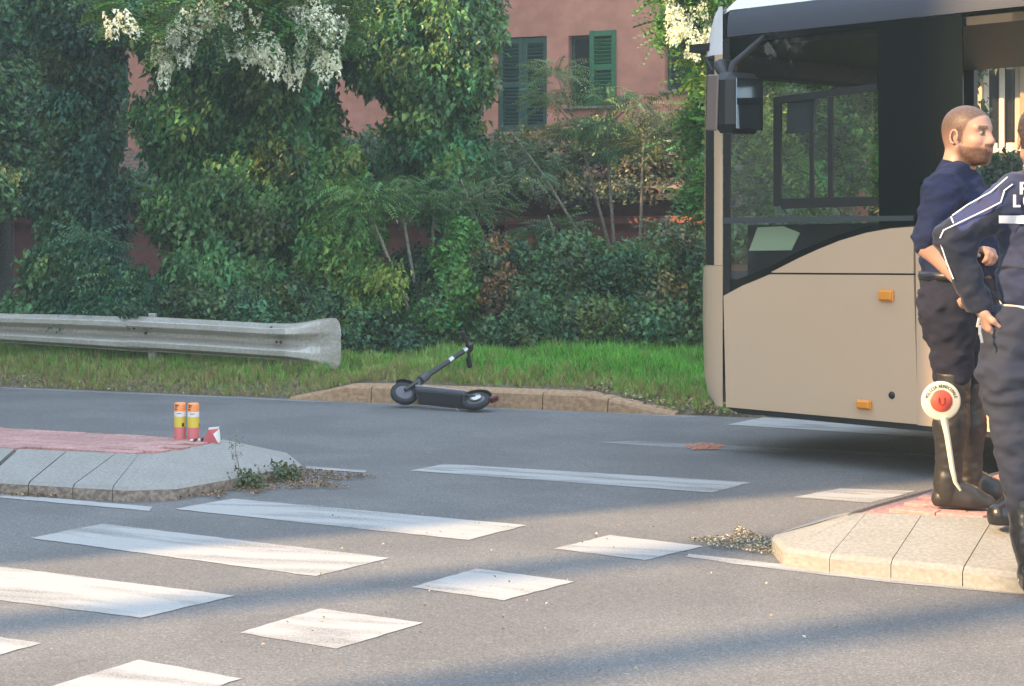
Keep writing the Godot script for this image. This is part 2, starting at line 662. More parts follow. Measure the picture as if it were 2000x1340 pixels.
func build_ground() -> void:
	# the road, as far as one could see it, and the verge beyond its far edge
	var st := new_st()
	st.set_smooth_group(-1)
	var ls := [-300.0, -60.0, -20.0, -10.0, -5.0, 0.0, 5.0, 10.0, 30.0, 60.0, 300.0]
	var ds := [0.0, -4.0, -8.0, -12.0, -16.0, -24.0, -60.0, -300.0]
	for i in ls.size() - 1:
		for j in ds.size() - 1:
			quad(st, edge_at(ls[i], ds[j]), edge_at(ls[i], ds[j + 1]), edge_at(ls[i + 1], ds[j + 1]), edge_at(ls[i + 1], ds[j]))
	var road := ob("road", st, M.asphalt)
	tag(road, "grey asphalt road crossing in front of the verge", "", "", "structure")
	st = new_st()
	st.set_smooth_group(0)
	var vd := [0.0, 0.12, 0.3, 0.6, 1.0, 1.4, 1.8, 2.2, 2.6, 3.0, 3.5, 4.0, 4.5, 5.0, 5.5, 6.0, 9.0, 40.0, 320.0]
	var vl := [-300.0, -60.0, -20.0]
	var l := -12.0
	while l < 14.0:
		vl.append(l); l += 0.35
	vl += [20.0, 60.0, 300.0]
	for i in vl.size() - 1:
		for j in vd.size() - 1:
			var c := []
			for e in [[i, j], [i + 1, j], [i + 1, j + 1], [i, j + 1]]:
				var dd: float = vd[e[1]]
				var y := verge_height(vl[e[0]], dd) + (0.012 * sin(vl[e[0]] * 7.0 + dd * 5.0) if dd > 0.2 and dd < 5.0 else 0.0)
				if dd == 0.0: y = -0.05
				c.append(edge_at(vl[e[0]], dd, y))
			quad(st, c[0], c[1], c[2], c[3])
	tag(ob("verge_ground", st, M.soil), "earth bank beyond the far edge of the road", "", "", "structure")
	# kerb stones along the raised part of the edge
	var kerb := Node3D.new()
	kerb.name = "kerb"
	add_child(kerb)
	tag(kerb, "tan stone kerb under the fallen scooter", "", "", "structure")
	var cuts := [-0.15, 0.62, 1.38, 2.12, 2.66, 3.2]
	for i in cuts.size() - 1:
		st = new_st()
		st.set_smooth_group(-1)
		var a: float = cuts[i] + 0.004
		var b: float = cuts[i + 1] - 0.004
		var n := 3
		for k in n:
			var u0 := lerpf(a, b, float(k) / n)
			var u1 := lerpf(a, b, float(k + 1) / n)
			var h0 := maxf(kerb_height(u0), 0.012)
			var h1 := maxf(kerb_height(u1), 0.012)
			var p := [edge_at(u0, -0.05, -0.02), edge_at(u1, -0.05, -0.02), edge_at(u1, -0.035, h1 - 0.014), edge_at(u0, -0.035, h0 - 0.014), edge_at(u1, -0.015, h1 + 0.004), edge_at(u0, -0.015, h0 + 0.004), edge_at(u1, 0.17, h1 + 0.012), edge_at(u0, 0.17, h0 + 0.012)]
			quad(st, p[0], p[1], p[2], p[3])
			quad(st, p[3], p[2], p[4], p[5])
			quad(st, p[5], p[4], p[6], p[7])
			if k == 0: quad(st, p[0], p[3], p[5], p[7]); tri(st, p[0], p[7], edge_at(u0, 0.17, -0.02))
			if k == n - 1: quad(st, p[1], p[6], p[4], p[2]); tri(st, p[1], edge_at(u1, 0.17, -0.02), p[6])
		ob("kerb_stone", st, M.tan_kerb, kerb)
	# grass
	var tufts := [sprig("tuft", 1)]
	var green := func(at: Vector2, r: RandomNumberGenerator) -> Array:
		var q := along(at)
		var lush := smoothstep(0.35, 0.8, q.y) * smoothstep(0.3, 1.3, q.x)
		var s := lerpf(0.5, 0.8, smoothstep(0.1, 1.4, q.y)) * lerpf(0.8, 1.0, lush) * (0.75 + 0.5 * absf(sin(q.x * 2.3 + sin(q.y * 4.0))))
		if q.y < 0.3: s *= 0.75
		var dry := r.randf() < lerpf(0.75, 0.08, smoothstep(0.2, 1.3, q.y)) * (1.0 if q.x < 1.0 else 0.75)
		var c := Color(0.13, 0.40, 0.05).lerp(Color(0.38, 0.37, 0.14), r.randf() * (1.0 - lush * 0.75))
		if dry: c = Color(0.40, 0.32, 0.15).lerp(Color(0.27, 0.27, 0.09), r.randf())
		return [s, c]
	var poly := [edge_at(-11, 0.0), edge_at(-0.2, 0.0), edge_at(0.2, 0.16), edge_at(2.9, 0.16), edge_at(3.3, 0.05), edge_at(4.5, 0.05), edge_at(4.5, 2.6), edge_at(-11, 2.6)]
	var g := Node3D.new()
	g.name = "grass"
	add_child(g)
	tag(g, "long grass on the verge between road and hedge", "grass", "", "stuff")
	scatter(g, "blades", [sprig("tuft", 1), sprig("tuft", 2), sprig("tuft", 3)], M.grass_blade, poly, verge_y, 30000, [Color.WHITE], 1.0, 5, true, green)
	scatter(g, "straw", [sprig("crisp", 3)], M.dry_leaf, [edge_at(-9, -0.03), edge_at(0, -0.02), edge_at(0.3, 0.1), edge_at(0.3, 0.6), edge_at(-9, 0.5)], verge_y, 1500, [Color(0.3, 0.25, 0.13), Color(0.22, 0.18, 0.1), Color(0.34, 0.3, 0.19)], 0.7, 6)
	scatter(g, "straw_right", [sprig("crisp", 4)], M.dry_leaf, [edge_at(2.4, 0.1), edge_at(4.4, -0.03), edge_at(4.4, 0.4), edge_at(2.4, 0.5)], verge_y, 500, [Color(0.35, 0.28, 0.15), Color(0.25, 0.2, 0.12), Color(0.42, 0.38, 0.26)], 1.0, 8)


func mark(road: Node, called: String, uv: Array, m: Material, y: float) -> void:
	var pts := []
	for q in uv: pts.append(gp(q[0], q[1]))
	var rough := []                                   # an outline that is not quite straight
	for i in pts.size():
		var a: Vector3 = pts[i]
		var b: Vector3 = pts[(i + 1) % pts.size()]
		var n := clampi(int(a.distance_to(b) / 0.05), 1, 60)
		var side := (b - a).cross(Vector3.UP).normalized()
		for k in n:
			rough.append(a.lerp(b, float(k) / n) + side * rng.randf_range(-0.005, 0.005))
	var st := new_st()
	sheet(st, rough, y)
	ob(called, st, m, road)


func build_markings() -> void:
	var road := get_node("road")
	for s in [
		[[800, 920], [870, 907], [1466, 943], [1390, 963]], [[340, 995], [455, 975], [1028, 1027], [915, 1056]], [[60, 1052], [200, 1024], [760, 1091], [615, 1127]],
		[[-420, 1122], [-255, 1076], [458, 1165], [275, 1208]], [[-420, 1250], [-240, 1210], [82, 1258], [-140, 1318]], [[1550, 972], [1640, 955], [1790, 960], [1700, 983]],
	]: mark(road, "crosswalk_stripe", s, M.road_paint, 0.003)
	for s in [
		[[1083, 1073], [1190, 1046], [1373, 1068], [1260, 1095]], [[803, 1148], [930, 1112], [1122, 1137], [985, 1174]], [[467, 1237], [625, 1190], [828, 1218], [655, 1269]],
		[[90, 1345], [270, 1290], [470, 1327], [290, 1390]], [[1390, 1396], [1400, 1392], [1460, 1394], [1440, 1399]],
	]: mark(road, "square_marking", s, M.road_paint, 0.003)
	mark(road, "edge_line", [[-300, 938], [-300, 946], [292, 999], [298, 991]], M.road_paint, 0.003)
	mark(road, "edge_line", [[597, 911], [597, 916], [640, 919], [715, 924], [716, 920]], M.road_paint, 0.003)
	mark(road, "edge_line", [[1338, 1088], [1345, 1083], [1480, 1098], [1720, 1122], [2250, 1171], [2250, 1186], [1720, 1137], [1460, 1106]], M.road_paint, 0.003)
	# the worn line along the far edge, the band under the bus and what is left of an old line
	var st := new_st()
	sheet(st, [edge_at(-14, -0.16), edge_at(-14, -0.06), edge_at(0.2, -0.09), edge_at(3.4, -0.10), edge_at(3.4, -0.17), edge_at(0.2, -0.19)], 0.003)
	ob("edge_line", st, M.faded_paint, road)
	mark(road, "stop_line", [[1420, 830], [1500, 814], [1560, 812], [1900, 842], [1900, 862], [1740, 850]], M.road_paint, 0.003)
	mark(road, "worn_line", [[1160, 864], [1240, 862], [1480, 874], [1920, 892], [1920, 899], [1470, 882], [1300, 874]], M.faded_paint, 0.003)
	mark(road, "spray_mark", [[1335, 872], [1372, 866], [1420, 871], [1400, 880], [1350, 880]], M.orange_paint, 0.008)


# ---------------------------------------------------------------- traffic islands
# a rim of sloping concrete slabs (outer edge low, inner edge high) with brick paving inside
func island(called: String, label: String, outer: Array, inner: Array, cuts: Array, bricks: Array, yl: float, yh: float, bdir: Vector3, face: Material = null) -> Node3D:
	var isl := Node3D.new()
	isl.name = called
	add_child(isl)
	tag(isl, label, "", "", "structure")
	var seg := []
	for i in outer.size(): seg.append([outer[i], inner[i]])
	var at := func(t: float, y0: float) -> Array:         # outer and inner point at parameter t (index + share)
		var i := mini(int(t), seg.size() - 2)
		var f := t - i
		return [seg[i][0].lerp(seg[i + 1][0], f), seg[i][1].lerp(seg[i + 1][1], f)]
	for c in cuts.size() - 1:
		var st := new_st()
		st.set_smooth_group(-1)
		var fst := new_st()
		fst.set_smooth_group(-1)
		var ts := [cuts[c] + 0.006]
		var k := floori(cuts[c] + 1.0)
		while k < cuts[c + 1] - 0.001:
			ts.append(float(k)); k += 1
		ts.append(cuts[c + 1] - 0.006)
		for i in ts.size() - 1:
			var a = at.call(ts[i], 0.0)
			var b = at.call(ts[i + 1], 0.0)
			var g := 0.03
			var ao: Vector3 = a[0]; var bo: Vector3 = b[0]
			var ai: Vector3 = a[1]; var bi: Vector3 = b[1]
			var ac := ao.lerp(ai, 0.05); var bc := bo.lerp(bi, 0.05)
			var up := Vector3.UP
			quad(fst if face != null else st, ao - up * 0.03, bo - up * 0.03, bo + up * (yl - 0.012), ao + up * (yl - 0.012))
			quad(st, ao + up * (yl - 0.012), bo + up * (yl - 0.012), bc + up * (yl + 0.006), ac + up * (yl + 0.006))
			quad(st, ac + up * (yl + 0.006), bc + up * (yl + 0.006), bi + up * yh, ai + up * yh)
			quad(st, ai + up * yh, bi + up * yh, bi, ai)
			if i == 0: quad(st, ao - up * 0.03, ao + up * (yl - 0.012), ai + up * yh, ai)
			if i == ts.size() - 2: quad(st, bo - up * 0.03, bi, bi + up * yh, bo + up * (yl - 0.012))
		var s := ob("kerb_slab", st, M.concrete, isl)
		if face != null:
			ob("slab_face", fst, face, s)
	# mortar bed and bricks
	var st := new_st()
	sheet(st, bricks, yh - 0.012)
	ob("bedding", st, M.brick_0, isl)
	var poly := PackedVector2Array()
	var lo := Vector2(1e9, 1e9)
	var hi := -lo
	var bd := bdir.normalized()
	var bn := Vector3(-bd.z, 0, bd.x)
	for q in bricks:
		var e := Vector2(q.dot(bd), q.dot(bn))
		poly.append(e); lo = lo.min(e); hi = hi.max(e)
	var bst := []
	for v in 3:
		var t := new_st()
		bx(t, Transform3D(Basis(), Vector3.ZERO), Vector3(0.206, 0.05, 0.096), 0.003)
		bst.append(mesh_of(t))
	var n := 0
	var row := 0
	var y := lo.y + 0.05
	var bb := Basis(bd, Vector3.UP, bd.cross(Vector3.UP))
	while y < hi.y:
		var x := lo.x - 0.2 + (0.105 if row % 2 else 0.0)
		while x < hi.x + 0.2:
			var ok := true
			for d in [Vector2(-0.1, -0.045), Vector2(0.1, -0.045), Vector2(0.1, 0.045), Vector2(-0.1, 0.045)]:
				if not Geometry2D.is_point_in_polygon(Vector2(x, y) + d, poly): ok = false
			if ok:
				var p := bd * x + bn * y + Vector3(0, yh - 0.022 + rng.randf_range(-0.0025, 0.0025), 0)
				put_n("brick", n, bst[n % 3], M["brick_%d" % (rng.randi() % 4)], isl, Transform3D(bb, p))
				n += 1
			x += 0.211
		y += 0.101
		row += 1
	# cut bricks and mortar fill the edge
	return isl


func build_islands() -> void:
	var yl := 0.07
	var yh := 0.17
	var far := Vector3(-0.912, 0, -0.41)
	var o0 := gp(-30, 938, yl)
	var o := [o0 + far * 4.5, o0, gp(142, 948, yl), gp(250, 954, yl), gp(345, 951, yl), gp(440, 934, yl), gp(525, 917, yl), gp(592, 906, yl)]
	var i0 := gp(35, 877, yh)
	var i := [i0 + far * 4.5, i0, gp(227, 885, yh), gp(288, 888, yh), gp(350, 880, yh), gp(395, 870, yh), gp(418, 864, yh), gp(432, 860, yh)]
	# round the nose and back along the far side
	var tip_far := gp(566, 886, yl)
	o += [tip_far, gp(458, 871, yl), gp(458, 871, yl) + far * 4.0, gp(458, 871, yl) + far * 7.0]
	var ib := gp(424, 858, yh)
	i += [gp(434, 858, yh), ib, ib + far * 3.4, ib + far * 6.4]
	for p in o: p.y = 0.0
	for p in i: p.y = 0.0
	var flat := func(a: Array) -> Array:
		var b := []
		for p in a: b.append(Vector3(p.x, 0, p.z))
		return b
	o = flat.call(o); i = flat.call(i)
	var bricks: Array = i.duplicate()
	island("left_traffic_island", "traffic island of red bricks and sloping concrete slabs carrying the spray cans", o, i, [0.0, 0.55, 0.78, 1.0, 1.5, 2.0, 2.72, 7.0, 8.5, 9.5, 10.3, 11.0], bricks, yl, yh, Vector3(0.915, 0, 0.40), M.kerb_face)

	var tip := gp(1507, 1056, 0.05)
	var fr := [tip, gp(1530, 1073, yl), gp(1620, 1086, yl), gp(1740, 1097, yl), gp(1880, 1112, yl), gp(2060, 1131, yl)]
	var dirf: Vector3 = (fr[5] - fr[3]).normalized()
	fr.append(fr[5] + dirf * 1.8)
	var inn := [gp(1655, 1003, yh), gp(1675, 1002, yh), gp(1692, 1001, yh), gp(1800, 1006, yh), gp(1940, 1012, yh), gp(2080, 1020, yh)]
	inn.append(inn[5] + dirf * 1.8)
	# and the far side, from the tip away
	var back := Vector3(-0.5, 0, -0.87) * 0.24
	var fi := [inn[6] + Vector3(0.25, 0, -0.35), gp(1985, 912, yh), gp(1838, 950, yh), gp(1712, 985, yh), gp(1668, 999, yh), inn[0]]
	var fo := [fr[6] + Vector3(0.7, 0, -0.95), fi[1] + back, fi[2] + back, fi[3] + back, gp(1600, 1012, yl), tip]
	var oo: Array = flat.call(fr + fo)
	var ii: Array = flat.call(inn + fi)
	var bk: Array = flat.call(inn.slice(0, 7) + fi.slice(0, 5))
	island("right_traffic_island", "traffic island of red bricks and pale concrete slabs under the officers", oo, ii, [0.0, 2.0, 3.0, 4.0, 5.0, 6.0, 7.5, 8.4, 9.2, 10.2, 12.0], bk, yl, yh, Vector3(0.86, 0, 0.51))
	# litter and weeds along the edges
	var browns := [Color(0.22, 0.13, 0.075), Color(0.3, 0.2, 0.12), Color(0.16, 0.09, 0.06), Color(0.38, 0.3, 0.2), Color(0.12, 0.1, 0.05)]
	var straw := [Color(0.34, 0.29, 0.18), Color(0.24, 0.19, 0.11), Color(0.42, 0.38, 0.28), Color(0.15, 0.15, 0.07), Color(0.12, 0.09, 0.06), Color(0.5, 0.46, 0.38)]
	var zero := func(_p: Vector2) -> float: return 0.006
	var patch := [gp(380, 968), gp(470, 928), gp(570, 926), gp(600, 918), gp(740, 934), gp(640, 943), gp(690, 955), gp(540, 958), gp(500, 970), gp(455, 960), gp(430, 976)]
	scatter(self, "fallen_leaves", [sprig("crisp", 11)], M.dry_leaf, patch, zero, 2200, browns, 0.33, 31)
	tag(get_node("fallen_leaves"), "brown dead leaves lying beside the left island nose", "leaves", "", "stuff")
	scatter(self, "fallen_leaves", [sprig("crisp", 12)], M.dry_leaf, [gp(1340, 1056), gp(1430, 1050), gp(1440, 1030), gp(1480, 1048), gp(1510, 1056), gp(1560, 1092), gp(1500, 1088), gp(1450, 1078), gp(1400, 1074)], zero, 900, straw, 0.32, 32)
	tag(get_node("fallen_leaves_001"), "pale straw and leaves at the right island tip", "leaves", "", "stuff")
	scatter(self, "fallen_leaves", [sprig("crisp", 13)], M.dry_leaf, [gp(1530, 1088), gp(1640, 1101), gp(1990, 1138), gp(1990, 1144), gp(1700, 1118), gp(1540, 1100)], zero, 420, straw, 0.5, 33)
	tag(get_node("fallen_leaves_002"), "dry bits of leaf along the right island kerb", "leaves", "", "stuff")
	scatter(self, "fallen_leaves", [sprig("crisp", 14)], M.dry_leaf, [gp(-50, 962), gp(150, 967), gp(350, 972), gp(430, 955), gp(430, 962), gp(350, 977), gp(100, 974), gp(-50, 968)], zero, 500, browns, 0.45, 34)
	tag(get_node("fallen_leaves_003"), "dry bits of leaf along the left island kerb", "leaves", "", "stuff")
	# small dead leaves and grit strewn about the road
	scatter(self, "road_grit", [sprig("crisp", 15)], M.dry_leaf, [gp(600, 1000), gp(1500, 1000), gp(2000, 1200), gp(1600, 1330), gp(200, 1330), gp(600, 1100)], zero, 150, straw + browns, 0.28, 35)
	tag(get_node("road_grit"), "grit and crumbs of leaf strewn over the asphalt", "grit", "", "stuff")
	for w in [[478, 952, 0.26, "low weed with a tall thin stem growing beside the left island nose", 90], [548, 938, 0.12, "bushy low weed growing at the tip of the left island", 120]]:
		var p: Vector3 = gp(w[0], w[1])
		var t := thing("weed", w[3], "weed", p)
		if w[2] > 0.2:
			pipe("stem", [p - p, Vector3(-0.03, 0.1, 0), Vector3(-0.05, 0.2, 0.0), Vector3(-0.045, 0.29, 0)], [0.004, 0.003, 0.002], M.pale_bark, t, 5)
			foliage(t, "leaves", [sprig("small", 61)], M.leaf, [[Vector3(-0.045, 0.2, 0), Vector3(0.03, 0.1, 0.03)]], 10, Color(0.14, 0.15, 0.09), 0.3, 0.2, 60)
		foliage(t, "foliage", [sprig("small", 62)], M.leaf, [[Vector3(-0.04, 0.02, 0), Vector3(0.13, 0.035, 0.08)], [Vector3(0.02, 0.035, 0), Vector3(0.08, 0.035, 0.05)]], w[4], Color(0.085, 0.105, 0.045), 0.3, 0.45, 61, 0.8)


# ---------------------------------------------------------------- houses
const HT := Vector3(0.925, 0, 0.38)      # along the facades, towards the right and the viewer
const HN := Vector3(-0.38, 0, 0.925)     # out of the facades, towards the viewer
const H0 := Vector3(0.4, 0, -28.0)


# where the sight line through a photo spot meets the facade plane pushed out by o: (along, height)
func on_wall(u: float, v: float, o := 0.0) -> Vector2:
	var d := Vector3((u - 1000.0) / F, (450.0 - v) / F, -1.0)
	var p0 := H0 + HN * o
	var t := (p0 - Vector3(0, H, 0)).dot(HN) / d.dot(HN)
	var p := Vector3(0, H, 0) + d * t - p0
	return Vector2(p.dot(HT), p.y)


func wall_frame(o := 0.0) -> Transform3D:
	return Transform3D(Basis(HT, Vector3.UP, HN), H0 + HN * o)


# a wall with rectangular openings: boxes between them (x along, y up, front at z = 0)
func pierced(st: SurfaceTool, x0: float, x1: float, y0: float, y1: float, holes: Array, t: float) -> void:
	var xs := [x0, x1]
	for h in holes: xs += [h[0], h[1]]
	xs.sort()
	for i in xs.size() - 1:
		if xs[i + 1] - xs[i] < 0.001: continue
		var m: float = (xs[i] + xs[i + 1]) / 2
		var cut := []
		for h in holes:
			if h[0] < m and m < h[1]: cut.append([h[2], h[3]])
		cut.sort()
		var y := y0
		for c in cut + [[y1, y1]]:
			if c[0] - y > 0.001:
				bx(st, Transform3D(Basis(), Vector3(m, (y + c[0]) / 2, -t / 2)), Vector3(xs[i + 1] - xs[i], c[0] - y, t))
			y = c[1]


func shutter(parent: Node, called: String, at: Vector3, w: float, h: float, m: Material, turn := 0.0, label := "") -> void:
	# a louvred leaf hinged on its left edge, in the frame of the wall
	var leaf_t := Transform3D(Basis(Vector3.UP, turn), at)
	var st := new_st()
	for s in [[0.035, 0.07, h], [w - 0.035, 0.07, h]]:
		bx(st, Transform3D(Basis(), Vector3(s[0], h / 2, 0)), Vector3(s[1], s[2], 0.045), 0.006)
	for y in [0.05, h * 0.5, h - 0.05]:
		bx(st, Transform3D(Basis(), Vector3(w / 2, y, 0)), Vector3(w - 0.142, 0.09, 0.043), 0.006)
	var o := ob(called, st, m, parent, leaf_t)
	if label: o.set_meta("label", label)
	st = new_st()
	bx(st, Transform3D(), Vector3(w - 0.146, 0.05, 0.012))
	var sm := mesh_of(st)
	var y := 0.12
	var n := 0
	while y < h - 0.1:
		if absf(y - h * 0.5) > 0.06:
			put_n("slat", n, sm, m, o, Transform3D(Basis(Vector3.RIGHT, 0.75), Vector3(w / 2, y, -0.004)))
			n += 1
		y += 0.058


func build_houses() -> void:
	# the pink house behind the trees
	var hs := thing("pink_house", "pink plastered house with green shutters behind the ivy trees", "house")
	var f := wall_frame()
	var wins := []
	for w in [[972, 1068, 70, 258, "shut"], [1110, 1202, 66, 208, "half"], [1298, 1390, 82, 176, "dark"], [560, 655, 130, 290, "shut"], [160, 250, 120, 290, "shut"], [330, 420, 120, 290, "shut"]]:
		var a := on_wall(w[0], w[3])
		var b := on_wall(w[1], w[2])
		wins.append([a.x, b.x, a.y, b.y, w[4]])
	var st := new_st()
	pierced(st, -14.0, 5.2, -1.4, 8.6, wins, 0.35)
	var wall := ob("wall", st, M.plaster, hs, f)
	box("side_wall", Vector3(5.0, 3.6, -4.4), Vector3(0.35, 10, 8), M.plaster, hs, 0.0).transform = f * Transform3D(Basis(), Vector3(5.02, 3.6, -4.36))
	box("back_wall", Vector3.ZERO, Vector3(19, 10, 0.3), M.plaster, hs).transform = f * Transform3D(Basis(), Vector3(-4.4, 3.6, -8.6))
	box("side_wall", Vector3.ZERO, Vector3(0.35, 10, 8), M.plaster, hs).transform = f * Transform3D(Basis(), Vector3(-13.82, 3.6, -4.36))
	st = new_st()
	slab(st, Transform3D(Basis(Vector3(0, 0, -1), Vector3.UP, Vector3.RIGHT), Vector3(-14.5, 8.6, 0)), PackedVector2Array([Vector2(-0.7, 0), Vector2(9.5, 0), Vector2(4.4, 2.2)]), 0.0, 20.2)
	ob("roof", st, M.roof_tile_1, hs, f)
	for k in wins.size():
		var w: Array = wins[k]
		var ww: float = w[1] - w[0]
		var hh: float = w[3] - w[2]
		var win := put("window", BoxMesh.new(), M.window_dark, hs, f * Transform3D(Basis().scaled(Vector3(ww - 0.02, hh - 0.02, 0.02)), Vector3((w[0] + w[1]) / 2, (w[2] + w[3]) / 2, -0.22)))
		st = new_st()
		for e in [[-ww / 2 + 0.03, 0, 0.05, hh], [ww / 2 - 0.03, 0, 0.05, hh], [0, 0, 0.06, hh - 0.11]]:
			bx(st, Transform3D(Basis(), Vector3(e[0], e[1], 0)), Vector3(e[2], e[3], 0.05), 0.008)
		for e in [[0, hh / 2 - 0.03, ww - 0.113, 0.05], [0, -hh / 2 + 0.03, ww - 0.113, 0.05]]:
			bx(st, Transform3D(Basis(), Vector3(e[0], e[1], 0)), Vector3(e[2], e[3], 0.05), 0.008)
		ob("window_frame", st, M.shutter_green, hs, f * Transform3D(Basis(), Vector3((w[0] + w[1]) / 2, (w[2] + w[3]) / 2, -0.175)))
		box("window_sill", Vector3.ZERO, Vector3(ww + 0.14, 0.05, 0.14), M.kerb_face, hs, 0.01).transform = f * Transform3D(Basis(), Vector3((w[0] + w[1]) / 2, w[2] - 0.027, 0.03))
		var lf := Node3D.new()
		lf.name = "shutters" if not hs.has_node("shutters") else "shutters_%03d" % k
		hs.add_child(lf)
		lf.transform = f
		match w[4]:
			"shut":
				shutter(lf, "shutter", Vector3(w[0] + 0.005, w[2] + 0.01, -0.05), ww / 2 - 0.008, hh - 0.02, M.shutter_green)
				shutter(lf, "shutter_001", Vector3(w[0] + ww / 2 + 0.003, w[2] + 0.01, -0.05), ww / 2 - 0.008, hh - 0.02, M.shutter_green)
			"half":
				shutter(lf, "shutter", Vector3(w[0] + ww / 2 - 0.02, w[2] + 0.01, 0.035), ww / 2 + 0.04, hh + 0.05, M.shutter_bright, 0.0, "bright green shutter leaf")
	# the low outbuilding with a tiled roof in front of it
	var an := thing("outbuilding", "low red outbuilding with a mossy tiled roof in front of the pink house", "outbuilding")
	var o := 4.0
	var fa := wall_frame(o)
	var top := on_wall(1200, 388, o).y
	var holes := []
	for w in [[1262, 1352, 442, 600], [1040, 1130, 446, 600], [900, 985, 440, 600], [470, 560, 420, 600]]:
		var a := on_wall(w[0], w[3], o)
		var b := on_wall(w[1], w[2], o)
		holes.append([a.x, b.x, a.y, b.y])
	st = new_st()
	pierced(st, -12.0, 4.6, -1.4, top, holes, 0.3)
	ob("wall", st, M.red_plaster, an, fa)
	box("cornice", Vector3.ZERO, Vector3(16.8, 0.11, 0.16), M.red_plaster, an, 0.02).transform = fa * Transform3D(Basis(), Vector3(-3.7, on_wall(1200, 430, o).y, 0.083))
	box("back_wall", Vector3.ZERO, Vector3(16.6, top + 1.4, 0.2), M.red_plaster, an).transform = fa * Transform3D(Basis(), Vector3(-3.7, top / 2 - 0.7, -3.2))
	for s in [-11.87, 4.47]:
		box("end_wall", Vector3.ZERO, Vector3(0.26, top + 1.4, 2.75), M.red_plaster, an).transform = fa * Transform3D(Basis(), Vector3(s, top / 2 - 0.7, -1.7))
	for h in holes:
		put("window", BoxMesh.new(), M.window_dark, an, fa * Transform3D(Basis().scaled(Vector3(h[1] - h[0], h[3] - h[2], 0.04)), Vector3((h[0] + h[1]) / 2, (h[2] + h[3]) / 2, -0.25)))
	# roof: boards, then rows of clay tiles
	var ridge := on_wall(1100, 285, 0.2).y
	var eave := top + 0.03
	var run := 4.3
	var slope := atan2(ridge - eave, run)
	var rl := sqrt(run * run + (ridge - eave) * (ridge - eave))
	var rt := fa * Transform3D(Basis(Vector3.RIGHT, slope), Vector3(0, eave, 0.4))
	var roof := box("roof", Vector3.ZERO, Vector3(17.0, 0.08, rl), M.dark_timber, an)
	roof.transform = rt * Transform3D(Basis(), Vector3(-3.7, -0.02, -rl / 2))
	var tiles := []
	for k in 2:
		st = new_st()
		st.set_smooth_group(0)
		var seg := 6
		for i in seg:
			var a := PI * i / seg
			var b := PI * (i + 1) / seg
			var r0 := 0.105; var r1 := 0.085
			quad(st, Vector3(cos(a) * r0, sin(a) * r0 * 0.75, 0.22), Vector3(cos(b) * r0, sin(b) * r0 * 0.75, 0.22), Vector3(cos(b) * r1, sin(b) * r1 * 0.75 - 0.02, -0.22), Vector3(cos(a) * r1, sin(a) * r1 * 0.75 - 0.02, -0.22))
			quad(st, Vector3(cos(a) * r0, sin(a) * r0 * 0.75, 0.22), Vector3(cos(a) * (r0 - 0.016), sin(a) * (r0 - 0.016) * 0.75, 0.22), Vector3(cos(b) * (r0 - 0.016), sin(b) * (r0 - 0.016) * 0.75, 0.22), Vector3(cos(b) * r0, sin(b) * r0 * 0.75, 0.22))
		tiles.append(mesh_of(st))
	var n := 0
	var loose := new_st()
	for col in 76:
		var x := -12.0 + col * 0.222
		for row in 11:
			var p := Transform3D(Basis(Vector3.UP, rng.randf_range(-0.05, 0.05)) * Basis(Vector3.RIGHT, 0.05), Vector3(x + rng.randf_range(-0.01, 0.01), 0.045, -0.2 - row * 0.38))
			if x > -1.0 and x < 4.5:
				put_n("roof_tile", n, tiles[0], M["roof_tile_%d" % (rng.randi() % 3)], roof, roof.transform.affine_inverse() * rt * p)
				n += 1
			else:
				loose.append_from(tiles[0], 0, p)
	put("tile_rows", loose.commit(), M.roof_tile_1, roof, roof.transform.affine_inverse() * rt).set_meta("kind", "stuff")
	# the ochre house seen through the bus windows
	var oh := thing("ochre_house", "ochre house with a cream window frame seen through the bus glass", "house")
	var fo := Transform3D(Basis(HT, Vector3.UP, HN), H0 + HT * 6.35 + HN * 0.9)
	var q := func(u: float, v: float) -> Vector2:
		var g := on_wall(u, v, 0.9)
		return Vector2(g.x - 6.35, g.y)
	var wa: Vector2 = q.call(1918, 290)
	var wb: Vector2 = q.call(1992, 122)
	st = new_st()
	pierced(st, 0.0, 11.0, -1.4, 8.2, [[wa.x, wb.x, wa.y, wb.y], [wa.x + 2.6, wb.x + 2.6, wa.y, wb.y]], 0.4)
	ob("wall", st, M.ochre_plaster, oh, fo)
	box("end_wall", Vector3.ZERO, Vector3(0.35, 9.6, 7), M.ochre_plaster, oh).transform = fo * Transform3D(Basis(), Vector3(0.18, 3.4, -3.91))
	box("end_wall", Vector3.ZERO, Vector3(0.35, 9.6, 7), M.ochre_plaster, oh).transform = fo * Transform3D(Basis(), Vector3(10.82, 3.4, -3.91))
	st = new_st()
	slab(st, Transform3D(Basis(Vector3(0, 0, -1), Vector3.UP, Vector3.RIGHT), Vector3(-0.4, 8.2, 0)), PackedVector2Array([Vector2(-0.6, 0), Vector2(8.1, 0), Vector2(3.7, 2.0)]), 0.0, 11.8)
	ob("roof", st, M.roof_tile_1, oh, fo)
	for dx in [0.0, 2.6]:
		var ww := wb.x - wa.x
		var hh := wb.y - wa.y
		var c := Vector3(wa.x + ww / 2 + dx, (wa.y + wb.y) / 2, -0.12)
		put("window", BoxMesh.new(), M.window_dark, oh, fo * Transform3D(Basis().scaled(Vector3(ww - 0.01, hh - 0.01, 0.02)), c + Vector3(0, 0, -0.03)))
		st = new_st()
		for e in [-ww / 2 + 0.04, 0.0, ww / 2 - 0.04]: bx(st, Transform3D(Basis(), Vector3(e, 0, 0)), Vector3(0.075, hh, 0.06), 0.01)
		for e in [-hh / 2 + 0.04, hh / 2 - 0.04]:
			for s in [-1, 1]: bx(st, Transform3D(Basis(), Vector3(s * (ww / 4 - 0.001), e, 0)), Vector3(ww / 2 - 0.115, 0.075, 0.055), 0.01)
